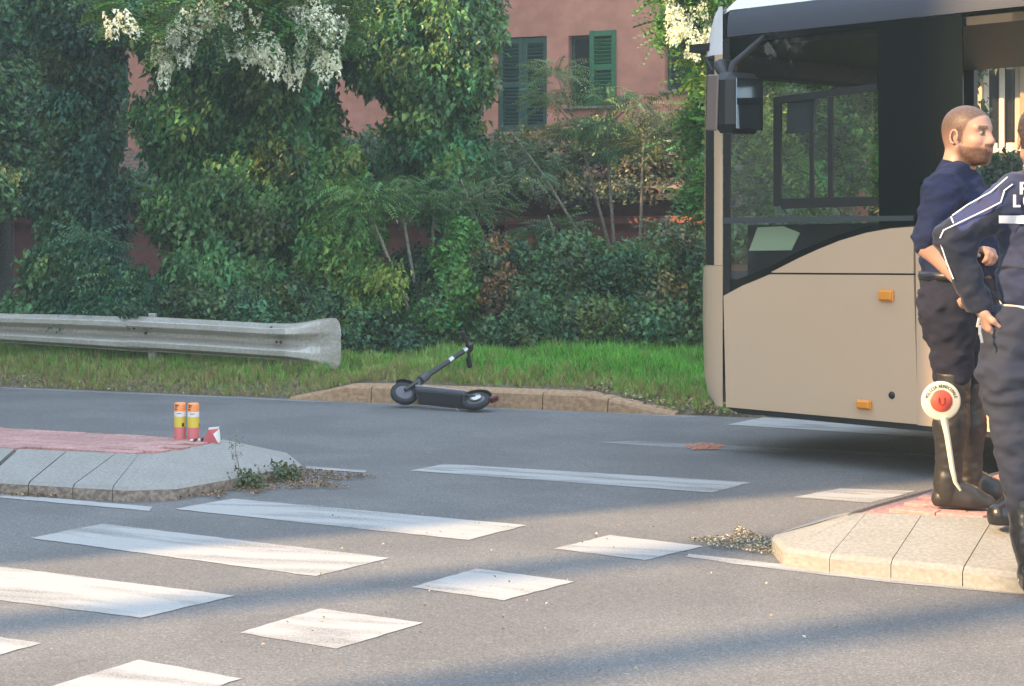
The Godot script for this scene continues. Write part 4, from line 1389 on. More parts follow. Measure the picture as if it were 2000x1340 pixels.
func build_bus() -> void:
	var paint := mat("bus_paint", lin(0.57, 0.405, 0.262), 0.28, 0.0, 0.5)
	paint.clearcoat_enabled = true
	paint.clearcoat = 0.4
	paint.clearcoat_roughness = 0.08
	var white := mat("bus_white", lin(0.72, 0.72, 0.72), 0.3)
	var band := mat("bus_band", lin(0.06, 0.068, 0.088), 0.4, 0.0, 0.35)
	var black := mat("black_gloss", lin(0.006, 0.0085, 0.009), 0.08, 0.0, 0.28)
	var matte := mat("black_plastic", lin(0.009, 0.01, 0.011), 0.55)
	var grey := mat("strip_grey", lin(0.045, 0.055, 0.06), 0.4)
	var inside := mat("bus_interior", lin(0.03, 0.033, 0.036), 0.7)
	var glass := mat("bus_glass", Color(0.02, 0.03, 0.028, 0.15), 0.02)
	glass.metallic_specular = 0.3
	glass.transparency = BaseMaterial3D.TRANSPARENCY_ALPHA
	var mirror := mat("mirror_glass", lin(0.12, 0.15, 0.18), 0.05, 1.0)
	var amber := mat("amber_lens", lin(0.75, 0.28, 0.03), 0.25)
	var rubber := mat("tyre_rubber", lin(0.018, 0.018, 0.019), 0.8)
	var steel := mat("rim_steel", lin(0.3, 0.3, 0.3), 0.4, 0.6)
	var bus := thing("bus", "beige city bus with dark glass standing across the road behind the officers", "bus")
	bus.transform = Transform3D(Basis(BT, Vector3.UP, BN), B0)
	var arc := [[1506, 531.5], [1560, 504], [1600, 486], [1640, 470], [1690, 455], [1740, 446], [1784, 442.5]]
	bus_plate(bus, "side_panel", [[1413, 578], [1450, 558], [1480, 546], [1503, 536], [1784, 537.5], [1793.5, 829], [1418, 795]], paint, -0.03, 0.0)
	bus_plate(bus, "upper_panel", arc + [[1784, 534], [1510, 532.5]], paint, -0.03, 0.0)
	bus_plate(bus, "seam", [[1405, 585], [1503, 531], [1786, 440], [2100, 440], [2100, 840], [1790, 826], [1418, 792]], matte, -0.06, -0.034)
	var skirt := bus_plate(bus, "skirt", [[1418, 796], [1796, 830], [2050, 853], [2050, 866], [1796, 842], [1440, 808]], matte, -0.08, -0.012)
	# the flank behind the seam, with two wheel arches
	var s0 := on_bus(1788.5, 640).x
	var poly := PackedVector2Array([Vector2(s0 + 0.012, 0.3)])
	var yt := on_bus(1788, 442.5).y
	for c in [2.75, 8.7]:
		for k in 13:
			var a := PI - PI * k / 12
			poly.append(Vector2(c + cos(a) * 0.56, 0.48 + sin(a) * 0.56) if k > 0 and k < 12 else Vector2(c + cos(a) * 0.56, 0.3))
	poly.append_array([Vector2(11.9, 0.3), Vector2(11.9, yt), Vector2(on_bus(1787.5, 443).x, yt)])
	var st := new_st()
	slab(st, Transform3D(), poly, -0.03, 0.0)
	ob("flank_panel", st, paint, bus)
	# band under the roof, roof
	st = new_st()
	st.set_smooth_group(0)
	var rows := [Vector2(2.605, 0.0), Vector2(2.64, 0.0), Vector2(2.72, -0.006), Vector2(2.77, -0.025)]
	for i in rows.size() - 1:
		quad(st, Vector3(0.0, rows[i].x, rows[i].y), Vector3(11.9, rows[i].x, rows[i].y), Vector3(11.9, rows[i + 1].x, rows[i + 1].y), Vector3(0.0, rows[i + 1].x, rows[i + 1].y))
	ob("cant_band", st, band, bus)
	box("cant_band", Vector3(5.95, 2.68, -2.48), Vector3(11.9, 0.15, 0.04), band, bus)
	st = new_st()
	var prof := [Vector2(2.775, -0.03), Vector2(2.81, -0.06), Vector2(2.86, -0.12), Vector2(2.92, -0.24), Vector2(2.96, -0.5), Vector2(2.975, -1.25), Vector2(2.96, -2.0), Vector2(2.92, -2.26), Vector2(2.86, -2.38), Vector2(2.76, -2.44)]
	st.set_smooth_group(0)
	var cuts := [[0.0, 1.0], [-0.12, 0.93], [-0.25, 0.75]]
	for i in prof.size() - 1:
		quad(st, Vector3(0, prof[i].x, prof[i].y), Vector3(11.9, prof[i].x, prof[i].y), Vector3(11.9, prof[i + 1].x, prof[i + 1].y), Vector3(0, prof[i + 1].x, prof[i + 1].y))
		for c in 2:
			var q := []
			for e in [[c + 1, i], [c, i], [c, i + 1], [c + 1, i + 1]]:
				var p: Vector2 = prof[e[1]]
				var cc: Array = cuts[e[0]]
				q.append(Vector3(cc[0], lerpf(2.76, p.x, cc[1]), lerpf(-1.25, p.y, 1.0 - 0.08 * e[0])))
			quad(st, q[0], q[1], q[2], q[3])
	ob("roof", st, white, bus)
	# front: bumper, corner pillars, windscreen, brow
	bus_wrap(bus, "front_bumper", [[0.3, 0.31, 0.12], [0.36, 0.345, 0.05], [0.48, 0.36, 0.015], [0.8, 0.365, 0.0], [1.10, 0.365, 0.0], [1.165, 0.355, 0.008], [1.18, 0.34, 0.02]], paint)
	bus_wrap(bus, "front_pillar", [[1.182, 0.35, 0.0], [2.02, 0.35, 0.0], [2.5, 0.35, 0.02]], paint, 0.0, 0.042)
	bus_wrap(bus, "front_pillar", [[1.182, 0.35, 0.0], [2.02, 0.35, 0.0], [2.5, 0.35, 0.02]], matte, 0.044, 0.11)
	bus_wrap(bus, "front_pillar", [[1.182, 0.35, 0.0], [2.5, 0.35, 0.02]], paint, 0.93, 1.0)
	bus_wrap(bus, "windscreen", [[1.182, 0.35, 0.0], [1.6, 0.35, 0.0], [2.5, 0.35, 0.02]], glass, 0.085, 0.93)
	bus_wrap(bus, "front_brow", [[2.5, 0.35, 0.02], [2.62, 0.345, 0.06], [2.75, 0.33, 0.12], [2.80, 0.31, 0.18]], white)
	for z in [-0.42, -2.08]:
		st = new_st()
		lathe(st, Transform3D(Basis(Vector3(0, 0, 1), PI / 2), Vector3(-0.4, 0.68, z)), [Vector2(0, 0.07), Vector2(0.06, 0.06), Vector2(0.09, 0.03), Vector2(0.095, -0.05)], 16)
		ob("headlight", st, white, bus)
	# glass of the near side, set a little behind the panels
	var edge := [[1412, 577], [1450, 557], [1480, 545], [1503, 533]] + arc
	bus_plate(bus, "driver_window", edge + [[1784, 35], [1640, 47], [1500, 66], [1413, 76]], glass, -0.0255, -0.025)
	st = new_st()
	bx(st, Transform3D(Basis(), Vector3(6.9, 2.0, -0.023)), Vector3(9.8, 1.19, 0.006))
	ob("side_window", st, glass, bus)
	# black borders and bars on the glass
	bus_plate(bus, "window_border", [[1412, 76], [1424, 75], [1424, 572], [1412, 577]], matte, -0.018, -0.004)
	bus_plate(bus, "window_border", [[1424, 74], [1500, 65], [1640, 46.5], [1784, 34], [1784, 44], [1640, 60], [1500, 78], [1424, 106]], black, -0.018, -0.005)
	bus_plate(bus, "centre_pillar", [[1712, 40.5], [1877, 27.5], [1882, 440], [1786, 440], [1740, 445], [1716, 449]], black, -0.019, -0.006)
	bus_plate(bus, "glass_strip", [[1412.5, 425], [1784, 421], [1784, 431], [1412.5, 437]], grey, -0.018, 0.004)
	bus_plate(bus, "window_frame", [[1510, 190], [1710, 163], [1710, 176], [1524, 202], [1524, 402], [1510, 404]], matte, -0.0185, -0.002)
	bus_plate(bus, "window_frame", [[1524.5, 388], [1711, 384], [1711, 402], [1524.5, 408]], matte, -0.0185, -0.003)
	bus_plate(bus, "window_bar", [[1616, 190.5], [1624, 189], [1626, 384], [1617, 386]], matte, -0.018, -0.001)
	bus_plate(bus, "window_bar", [[1580, 258], [1586, 257], [1588, 386], [1581, 387]], matte, -0.018, -0.003)
	bus_plate(bus, "lower_window_border", [[1424, 571], [1480, 544], [1503, 532.5], [1560, 503.5], [1640, 469], [1700, 452], [1700, 440], [1640, 458], [1560, 490], [1500, 522], [1424, 552]], black, -0.018, -0.006)
	box("rear_pillar", Vector3(5.0, 1.99, -0.012), Vector3(0.12, 1.2, 0.02), black, bus)
	box("rear_pillar", Vector3(8.2, 1.99, -0.012), Vector3(0.12, 1.2, 0.02), black, bus)
	# inside: floor, ceiling, far wall with window openings, driver's place
	box("floor", Vector3(5.9, 0.37, -1.25), Vector3(11.7, 0.08, 2.4), inside, bus)
	box("ceiling", Vector3(5.75, 2.56, -1.25), Vector3(12.2, 0.05, 2.42), matte, bus)
	box("headliner", Vector3(-0.30, 2.50, -1.25), Vector3(0.16, 0.2, 1.9), matte, bus, 0.02)
	box("far_wall", Vector3(5.95, 0.72, -2.47), Vector3(11.9, 0.84, 0.05), paint, bus)
	for k in 6:
		box("far_pillar", Vector3(0.12 + 2.34 * k, 1.87, -2.47), Vector3(0.13, 1.44, 0.05), matte, bus)
	box("rear_wall", Vector3(11.93, 1.55, -1.25), Vector3(0.05, 2.5, 2.46), paint, bus)
	bus_plate(bus, "cab_wall", [[1440, 565], [1510, 527], [1640, 465], [1780, 440], [1780, 434], [1440, 440]], inside, -0.12, -0.1)
	bus_plate(bus, "sunlit_grass_panel", [[1462, 444], [1512, 442], [1545, 455], [1528, 489], [1445, 490]], mat("sunlit_grass_tone", lin(0.5, 0.66, 0.42), 0.7), -0.09, -0.086).set_meta("label", "pale green panel coloured as sunlit grass behind the lower glass")  # panel coloured to stand for sunlit grass seen through the bus
	box("dashboard", Vector3(-0.12, 0.78, -0.9), Vector3(0.42, 0.72, 1.2), inside, bus, 0.05)
	st = new_st()
	bx(st, Transform3D(Basis(Vector3(0, 0, 1), -0.15), Vector3(1.05, 1.15, -0.75)), Vector3(0.14, 0.75, 0.46), 0.05)
	bx(st, Transform3D(Basis(), Vector3(0.85, 0.72, -0.75)), Vector3(0.5, 0.14, 0.48), 0.05)
	ob("driver_seat", st, inside, bus)
	st = new_st()
	var whl := []
	for k in 25: whl.append(Vector3(0.42, 1.12, -0.75) + Basis(Vector3(0, 0, 1), 0.5) * Vector3(sin(k * TAU / 24) * 0.22, 0, cos(k * TAU / 24) * 0.22))
	tube(st, whl, [0.016], 7, false)
	ob("steering_wheel", st, matte, bus)
	bus_plate(bus, "mirror_reflection", [[1528, 194], [1581, 190], [1577, 258], [1526, 260]], grey, -0.075, -0.05)  # grey plate standing in for the reflection of the mirror housing
	# mirror on its arm
	var mc := Vector3(0.238, 0.0, 0.19)
	var yb := on_bus(1460, 260, 0.2).y
	var ytop := on_bus(1460, 141, 0.2).y
	var mm := Node3D.new()
	mm.name = "mirror"
	bus.add_child(mm)
	st = new_st()
	bx(st, Transform3D(Basis(), Vector3(0.245, (yb + ytop) / 2, 0.19)), Vector3(0.18, ytop - yb, 0.32), 0.05)
	ob("mirror_housing", st, matte, mm)
	st = new_st()
	bx(st, Transform3D(Basis(Vector3(0, 0, 1), -0.04), Vector3(0.19, (yb + ytop) / 2, 0.356)), Vector3(0.085, ytop - yb - 0.03, 0.018), 0.006)
	ob("mirror_cap", st, mat("mirror_brown", lin(0.16, 0.125, 0.11), 0.4), mm)
	st = new_st()
	bx(st, Transform3D(Basis(), Vector3(0.3385, (yb * 1.05 + ytop * 0.95) / 2, 0.19)), Vector3(0.01, (ytop - yb) * 0.84, 0.25), 0.004)
	ob("mirror_glass", st, mirror, mm)
	var arm := on_bus(1492, 72)
	pipe("mirror_arm", [Vector3(arm.x, arm.y, 0.0), Vector3(0.26, ytop + 0.05, 0.25), Vector3(0.25, ytop - 0.02, 0.27)], [0.016, 0.02, 0.02], matte, mm)
	pipe("mirror_arm", [Vector3(0.02, ytop + 0.06, -0.01), Vector3(0.12, ytop + 0.05, 0.2), Vector3(0.2, ytop - 0.02, 0.26)], [0.05, 0.045, 0.03], matte, mm)
	pipe("mirror_tube", [Vector3(0.1, ytop + 0.02, 0.26), Vector3(0.06, ytop + 0.1, 0.27), Vector3(0.02, ytop + 0.1, 0.16)], [0.01], matte, mm)
	# side lamps and the small filler hole
	for e in [[1733, 577, 0.095, 0.062], [1690, 790, 0.095, 0.052]]:
		var q := on_bus(e[0], e[1])
		st = new_st()
		bx(st, Transform3D(Basis(), Vector3(q.x, q.y, 0.012)), Vector3(e[2] * 1.06, e[3] * 1.06, 0.012), 0.004)
		bx(st, Transform3D(Basis(), Vector3(q.x, q.y, 0.024)), Vector3(e[2] * 0.94, e[3] * 0.9, 0.02), 0.008)
		ob("side_lamp", st, amber, bus)
	var q := on_bus(1742, 772)
	st = new_st()
	lathe(st, Transform3D(Basis(Vector3.RIGHT, PI / 2), Vector3(q.x, q.y, 0)), [Vector2(0, 0.008), Vector2(0.018, 0.008), Vector2(0.022, 0.0)], 14)
	ob("filler_cap", st, matte, bus)
	# wheels and what is under the floor
	box("underframe", Vector3(6.2, 0.33, -1.25), Vector3(11.0, 0.06, 1.4), matte, bus)
	for c in [2.75, 8.7]:
		for z in [-0.18, -2.3]:
			st = new_st()
			var wt := Transform3D(Basis(Vector3.RIGHT, PI / 2), Vector3(c, 0.48, z))
			lathe(st, wt, [Vector2(0.29, -0.12), Vector2(0.44, -0.135), Vector2(0.48, -0.1), Vector2(0.48, 0.1), Vector2(0.44, 0.135), Vector2(0.29, 0.12)], 36)
			var wh := ob("wheel", st, rubber, bus)
			st = new_st()
			lathe(st, wt, [Vector2(0.0, 0.02), Vector2(0.12, 0.03), Vector2(0.14, -0.02), Vector2(0.25, -0.01), Vector2(0.29, 0.11), Vector2(0.29, -0.12), Vector2(0.0, -0.1)], 28)
			ob("rim", st, steel, wh)


# ---------------------------------------------------------------- fallen scooter
func build_scooter() -> void:
	var black: Material = mat("scooter_black", lin(0.02, 0.021, 0.024), 0.4)
	var gray := mat("scooter_grey", lin(0.06, 0.062, 0.07), 0.6)
	var rub := mat("scooter_tyre", lin(0.02, 0.02, 0.022), 0.8)
	var metal := mat("scooter_metal", lin(0.5, 0.5, 0.5), 0.3, 0.8)
	var hub := mat("scooter_hub", lin(0.10, 0.098, 0.115), 0.45)
	var fr := px(789, 769, 14.18)
	var re := px(930, 784, 13.86)
	var f := (fr - re).normalized()
	var s := Vector3(0.64, 0.40, -0.66).normalized()
	var a := f.cross(s).normalized()                 # axle
	var up := a.cross(f).normalized()
	var sc := thing("kick_scooter", "black electric kick scooter lying on its side against the tan kerb", "scooter", Vector3(re.x, 0, re.z))
	var inv := -sc.position
	var bs := Basis(f, up, a)                        # local x forward, y up, z along the axle
	var T := Transform3D(bs, re + inv)
	var wb := (fr - re).length()
	var wheel := func(at: Vector3, b: Basis, called: String) -> void:
		var st := new_st()
		var t := Transform3D(b * Basis(Vector3.RIGHT, PI / 2), at)
		lathe(st, t, [Vector2(0.072, -0.02), Vector2(0.095, -0.026), Vector2(0.108, -0.014), Vector2(0.110, 0.0), Vector2(0.108, 0.014), Vector2(0.095, 0.026), Vector2(0.072, 0.02)], 28)
		var w := ob(called, st, rub, sc)
		st = new_st()
		lathe(st, t, [Vector2(0, -0.028), Vector2(0.03, -0.028), Vector2(0.06, -0.018), Vector2(0.074, -0.018), Vector2(0.074, 0.018), Vector2(0.06, 0.018), Vector2(0.03, 0.028), Vector2(0, 0.028)], 24)
		ob("hub", st, hub, w)
	wheel.call(re + inv, bs, "wheel")
	var turn := Basis(s, 0.5)
	wheel.call(fr + inv, turn * bs, "front_wheel")
	# deck
	var st := new_st()
	bx(st, T * Transform3D(Basis(), Vector3(wb * 0.5 - 0.02, 0.0, 0)), Vector3(0.46, 0.045, 0.155), 0.012)
	ob("deck", st, gray, sc)
	st = new_st()
	bx(st, T * Transform3D(Basis(), Vector3(wb * 0.5 - 0.02, -0.026, 0)), Vector3(0.40, 0.012, 0.12), 0.004)
	ob("battery_cover", st, mat("scooter_cover", lin(0.035, 0.036, 0.042), 0.7), sc)
	for z in [-0.078, 0.078]:
		st = new_st()
		bx(st, T * Transform3D(Basis(), Vector3(wb * 0.5 - 0.02, 0.012, z)), Vector3(0.47, 0.014, 0.012), 0.004)
		ob("edge_rail", st, metal if z < 0.0 else black, sc)
	# rear fork, mudguard, lamp, stand
	for z in [-0.042, 0.042]:
		pipe("rear_fork", [T * Vector3(0.14, 0.005, z), T * Vector3(0.0, 0.0, z)], [0.016, 0.012], black, sc, 6)
	st = new_st()
	st.set_smooth_group(0)
	for k in 8:
		var a0 := lerpf(0.25, 2.5, k / 8.0)
		var a1 := lerpf(0.25, 2.5, (k + 1) / 8.0)
		var p := []
		for e in [[a0, -0.034], [a1, -0.034], [a1, 0.034], [a0, 0.034]]: p.append(T * Vector3(cos(e[0]) * 0.128, sin(e[0]) * 0.128, e[1]))
		quad(st, p[3], p[2], p[1], p[0])
	ob("mudguard", st, black, sc)
	st = new_st()
	bx(st, T * Transform3D(Basis(Vector3(0, 0, 1), 0.6), Vector3(-0.125, 0.06, 0)), Vector3(0.035, 0.07, 0.05), 0.008)
	ob("tail_lamp", st, mat("red_lens", lin(0.09, 0.012, 0.01), 0.3), sc)
	st = new_st()
	lathe(st, T * Transform3D(Basis(Vector3.RIGHT, PI / 2), Vector3(0, 0, -0.034)), [Vector2(0, -0.012), Vector2(0.045, -0.01), Vector2(0.05, 0.0), Vector2(0, 0.004)], 20)
	ob("brake_disc", st, metal, sc)
	pipe("stand", [T * Vector3(0.18, -0.02, 0.07), T * Vector3(0.06, -0.09, 0.11)], [0.009], metal, sc, 6)
	# neck, fork, stem, bar
	var foot := px(818, 745, 14.32) + inv
	pipe("neck", [T * Vector3(wb * 0.5 + 0.2, 0.0, 0), foot], [0.03, 0.028], black, sc, 8)
	for z in [-0.045, 0.045]:
		pipe("fork", [fr + inv + turn * (a * z), fr + inv + turn * (a * z * 0.9) + s * 0.12, foot], [0.014, 0.016, 0.02], black, sc, 7)
	st = new_st()
	for k in 7:
		var a0 := lerpf(0.5, 2.6, k / 7.0)
		var a1 := lerpf(0.5, 2.6, (k + 1) / 7.0)
		var p := []
		for e in [[a0, -0.034], [a1, -0.034], [a1, 0.034], [a0, 0.034]]: p.append(fr + inv + turn * (f * cos(e[0]) * 0.126 + up * sin(e[0]) * 0.126 + a * e[1]))
		quad(st, p[3], p[2], p[1], p[0])
	ob("front_mudguard", st, black, sc)
	var top := foot + s * 0.58
	pipe("stem", [foot, top], [0.022, 0.02], black, sc, 10)
	pipe("collar", [foot + s * 0.02, foot + s * 0.1], [0.036], gray, sc, 10)
	for e in [[0.36, 0.41], [0.54, 0.58]]:
		pipe("stem_sticker", [foot + s * e[0], foot + s * e[1]], [0.0228], metal, sc, 10)
	pipe("handlebar", [top - a * 0.15, top - a * 0.03 + s * 0.02, top + a * 0.03 + s * 0.02, top + a * 0.15], [0.014], black, sc, 8)
	for z in [-1.0, 1.0]:
		pipe("grip", [top + a * z * 0.08, top + a * z * 0.165], [0.021], rub, sc, 8)
	st = new_st()
	bx(st, Transform3D(bs, top + s * 0.04), Vector3(0.05, 0.06, 0.08), 0.012)
	ob("display", st, black, sc)
	pipe("brake_lever", [top + a * 0.09 + f * 0.02, top + a * 0.2 + f * 0.05], [0.006], metal, sc, 5)


# ---------------------------------------------------------------- spray cans and litter
func build_cans() -> void:
	var orange := mat("can_orange", lin(0.85, 0.30, 0.10), 0.4)
	var whitec := mat("can_white", lin(0.7, 0.68, 0.65), 0.4)
	var yellow := mat("can_yellow", lin(0.66, 0.52, 0.06), 0.4)
	var pink := mat("can_pink", lin(0.62, 0.17, 0.17), 0.45)
	var ink := mat("can_ink", lin(0.03, 0.02, 0.02), 0.5)
	var tin := mat("can_tin", lin(0.5, 0.5, 0.5), 0.3, 0.8)
	for k in 2:
		var u: float = [351.5, 377.5][k]
		var base := gp(u, [857.0, 858.0][k], 0.17)
		base.y = 0.155
		var r := 0.0345
		var c := thing("spray_can", ["orange capped spray can on the left of the pair on the island bricks", "orange capped spray can beside the crumpled red packet"][k], "spray can", base, "spray cans on the island")
		var h := 0.004
		for e in [["base_rim", [Vector2(r * 0.9, 0), Vector2(r * 1.02, 0.002), Vector2(r * 1.02, 0.006), Vector2(r, 0.009)], tin], ["pink_label", [Vector2(r, 0.009), Vector2(r, 0.086)], pink], ["yellow_label", [Vector2(r, 0.086), Vector2(r, 0.148)], yellow], ["white_label", [Vector2(r, 0.148), Vector2(r, 0.176), Vector2(r * 0.97, 0.18)], whitec], ["cap", [Vector2(r * 0.985, 0.178), Vector2(r * 0.985, 0.216), Vector2(r * 0.93, 0.226), Vector2(r * 0.8, 0.229), Vector2(0, 0.229)], orange]]:
			var st := new_st()
			lathe(st, Transform3D(), e[1], 26)
			ob(e[0], st, e[2], c)
		# printing: short dark lines and a round warning mark
		for e in [[-0.2, 0.212, 0.5, 0.007], [-0.25, 0.203, 0.35, 0.005], [-0.3, 0.189, 0.4, 0.006], [0.0, 0.165, 0.6, 0.004], [0.35 + 0.45 * k, 0.089, 0.3, 0.022]]:
			var st := new_st()
			st.set_smooth_group(0)
			for i in 4:
				var a0: float = PI / 2 - e[0] * 2.0 + e[2] * 1.4 * (i / 4.0 - 0.5)
				var a1: float = a0 + e[2] * 1.4 / 4
				var p := []
				for q in [[a0, 0.0], [a1, 0.0], [a1, e[3]], [a0, e[3]]]: p.append(Vector3(cos(q[0]) * (r + 0.0007), e[1] + q[1], sin(q[0]) * (r + 0.0007)))
				quad(st, p[1], p[0], p[3], p[2])
			ob("print", st, ink, c)
	# a crumpled packet and a twist of paper
	var pk := thing("packet", "crumpled red and white packet beside the spray cans", "packet", gp(411, 864, 0.168))
	var red := mat("packet_red", lin(0.42, 0.075, 0.08), 0.6)
	var st := new_st()
	st.set_smooth_group(-1)
	var A := Vector3(-0.045, 0.0, 0.03); var B := Vector3(0.05, 0.0, 0.035); var C := Vector3(0.055, 0.0, -0.03); var D := Vector3(-0.03, 0.0, -0.035)
	var E := Vector3(-0.012, 0.072, 0.0); var G := Vector3(0.05, 0.078, -0.012); var Hh := Vector3(0.02, 0.05, 0.026)
	tri(st, A, B, Hh); tri(st, A, Hh, E); tri(st, E, Hh, G); tri(st, A, E, D); tri(st, D, E, G); tri(st, D, G, C); tri(st, D, C, B); tri(st, D, B, A)
	ob("side", st, red, pk)
	st = new_st()
	tri(st, Hh, B, G); tri(st, B, C, G)
	slab(st, Transform3D(Basis(Vector3(0.05, 0, -0.02).normalized(), Vector3(0, 1, 0.1).normalized(), Vector3(0.02, -0.05, 0.05).normalized()), Vector3(-0.012, 0.074, 0.002)), PackedVector2Array([Vector2(0, 0), Vector2(0.06, 0.004), Vector2(0.064, 0.016), Vector2(0.002, 0.012)]), 0.0, 0.002)
	ob("flap", st, whitec, pk)
	var tw := thing("paper_twist", "small twist of black and white paper in front of the cans", "litter", gp(392, 864, 0.168))
	for k in 6:
		var s2 := new_st()
		bx(s2, Transform3D(Basis.from_euler(Vector3(k * 0.7, k * 1.3, k * 0.5)), Vector3(-0.05 + 0.02 * k, 0.012 + 0.004 * (k % 2), 0.012 * sin(k * 2.0))), Vector3(0.024, 0.012, 0.016), 0.003)
		ob("scrap", s2, whitec if k % 2 == 0 else ink, tw)


# ---------------------------------------------------------------- people: a distance field, meshed with surface nets
class Field:
	var o: Vector3
	var c: float
	var k: float
	var n: Vector3i
	var acc := PackedFloat32Array()
	var subs := []
	var planes := []

	func _init(lo: Vector3, hi: Vector3, cell: float, blend: float) -> void:
		o = lo; c = cell; k = blend
		n = Vector3i(int((hi.x - lo.x) / c) + 2, int((hi.y - lo.y) / c) + 2, int((hi.z - lo.z) / c) + 2)
		acc.resize(n.x * n.y * n.z)

	func _range(lo: Vector3, hi: Vector3) -> Array:
		var a := Vector3i(((lo - o) / c).floor())
		var b := Vector3i(((hi - o) / c).ceil())
		a = a.clamp(Vector3i.ZERO, n - Vector3i.ONE)
		b = b.clamp(Vector3i.ZERO, n - Vector3i.ONE)
		return [a, b]

	func cone(a: Vector3, b: Vector3, ra: float, rb: float) -> void:
		var m := maxf(ra, rb) + 4.5 * k
		var mv := Vector3(m, m, m)
		var rg := _range(a.min(b) - mv, a.max(b) + mv)
		var i0: Vector3i = rg[0]
		var i1: Vector3i = rg[1]
		var ab := b - a
		var l2 := maxf(ab.length_squared(), 1e-9)
		var ik := 1.0 / k
		for z in range(i0.z, i1.z + 1):
			for y in range(i0.y, i1.y + 1):
				var base := (z * n.y + y) * n.x
				for x in range(i0.x, i1.x + 1):
					var p := o + Vector3(x, y, z) * c - a
					var t := clampf(p.dot(ab) / l2, 0.0, 1.0)
					var d := (p - ab * t).length() - (ra + (rb - ra) * t)
					if d < m: acc[base + x] += exp(-maxf(d, -0.25) * ik)

	func ell(q: Vector3, bs: Basis, r: Vector3) -> void:
		var rm := maxf(r.x, maxf(r.y, r.z))
		var mn := minf(r.x, minf(r.y, r.z))
		var m := rm + 4.5 * k
		var mv := Vector3(m, m, m)
		var rg := _range(q - mv, q + mv)
		var i0: Vector3i = rg[0]
		var i1: Vector3i = rg[1]
		var inv := bs.transposed()
		var ik := 1.0 / k
		for z in range(i0.z, i1.z + 1):
			for y in range(i0.y, i1.y + 1):
				var base := (z * n.y + y) * n.x
				for x in range(i0.x, i1.x + 1):
					var p := inv * (o + Vector3(x, y, z) * c - q)
					var s := p / r
					var l := s.length()
					var g := (s / r).length()
					var d := l * (l - 1.0) / maxf(g, 1e-6) if l > 1e-4 else -mn
					if d < 4.5 * k: acc[base + x] += exp(-maxf(d, -0.25) * ik)

	# the surface, added to st; tint(p) gives the colour of a place
	func mesh(st: SurfaceTool, tint = null, wrinkle := 0.0, freq := 9.0, sd := 1) -> void:
		var d := PackedFloat32Array()
		d.resize(acc.size())
		var noise := FastNoiseLite.new()
		noise.seed = sd
		noise.noise_type = FastNoiseLite.TYPE_SIMPLEX_SMOOTH
		noise.frequency = freq
		noise.fractal_octaves = 2
		var i := 0
		for z in n.z:
			for y in n.y:
				for x in n.x:
					var a := acc[i]
					var v := 1.0
					if a > 1e-3:
						v = -k * log(a)
						if absf(v) < 5.0 * c + 0.02:
							var p := o + Vector3(x, y, z) * c
							if wrinkle > 0.0: v += wrinkle * noise.get_noise_3d(p.x, p.y * 1.7, p.z)
							for pl in planes: v = maxf(v, pl[0].dot(p) - pl[1])
							for s in subs: v = maxf(v, s[1] - (p - s[0]).length())
						else:
							for pl in planes: v = maxf(v, pl[0].dot(o + Vector3(x, y, z) * c) - pl[1])
					d[i] = v
					i += 1
		var ids := {}
		var vs := PackedVector3Array()
		var sx := 1
		var sy := n.x
		var sz := n.x * n.y
		var co := [0, sx, sy, sx + sy, sz, sx + sz, sy + sz, sx + sy + sz]
		var off := [Vector3(0, 0, 0), Vector3(1, 0, 0), Vector3(0, 1, 0), Vector3(1, 1, 0), Vector3(0, 0, 1), Vector3(1, 0, 1), Vector3(0, 1, 1), Vector3(1, 1, 1)]
		var es := [[0, 1], [2, 3], [4, 5], [6, 7], [0, 2], [1, 3], [4, 6], [5, 7], [0, 4], [1, 5], [2, 6], [3, 7]]
		for z in n.z - 1:
			for y in n.y - 1:
				var q := (z * n.y + y) * n.x
				for x in n.x - 1:
					var b := q + x
					var s := 0
					if d[b] < 0.0: s += 1
					if d[b + sx] < 0.0: s += 1
					if d[b + sy] < 0.0: s += 1
					if d[b + sx + sy] < 0.0: s += 1
					if d[b + sz] < 0.0: s += 1
					if d[b + sx + sz] < 0.0: s += 1
					if d[b + sy + sz] < 0.0: s += 1
					if d[b + sx + sy + sz] < 0.0: s += 1
					if s == 0 or s == 8: continue
					var sum := Vector3.ZERO
					var cnt := 0
					for e in es:
						var a0: float = d[b + co[e[0]]]
						var a1: float = d[b + co[e[1]]]
						if (a0 < 0.0) != (a1 < 0.0):
							sum += off[e[0]].lerp(off[e[1]], clampf(a0 / (a0 - a1), 0.02, 0.98))
							cnt += 1
					ids[b] = vs.size()
					vs.append(o + (Vector3(x, y, z) + sum / cnt) * c)
		st.set_smooth_group(0)
		for b in ids:
			var inside := d[b] < 0.0
			for ax in 3:
				var e: int = [sx, sy, sz][ax]
				var u: int = [sy, sz, sx][ax]
				var w: int = [sz, sx, sy][ax]
				if inside == (d[b + e] < 0.0): continue
				if not (ids.has(b - u) and ids.has(b - w) and ids.has(b - u - w)): continue
				var v0: Vector3 = vs[ids[b]]
				var v1: Vector3 = vs[ids[b - u]]
				var v2: Vector3 = vs[ids[b - u - w]]
				var v3: Vector3 = vs[ids[b - w]]
				var f := [v0, v1, v2, v0, v2, v3] if not inside else [v0, v2, v1, v0, v3, v2]
				for p in f:
					if tint != null: st.set_color(tint.call(p))
					st.add_vertex(p)


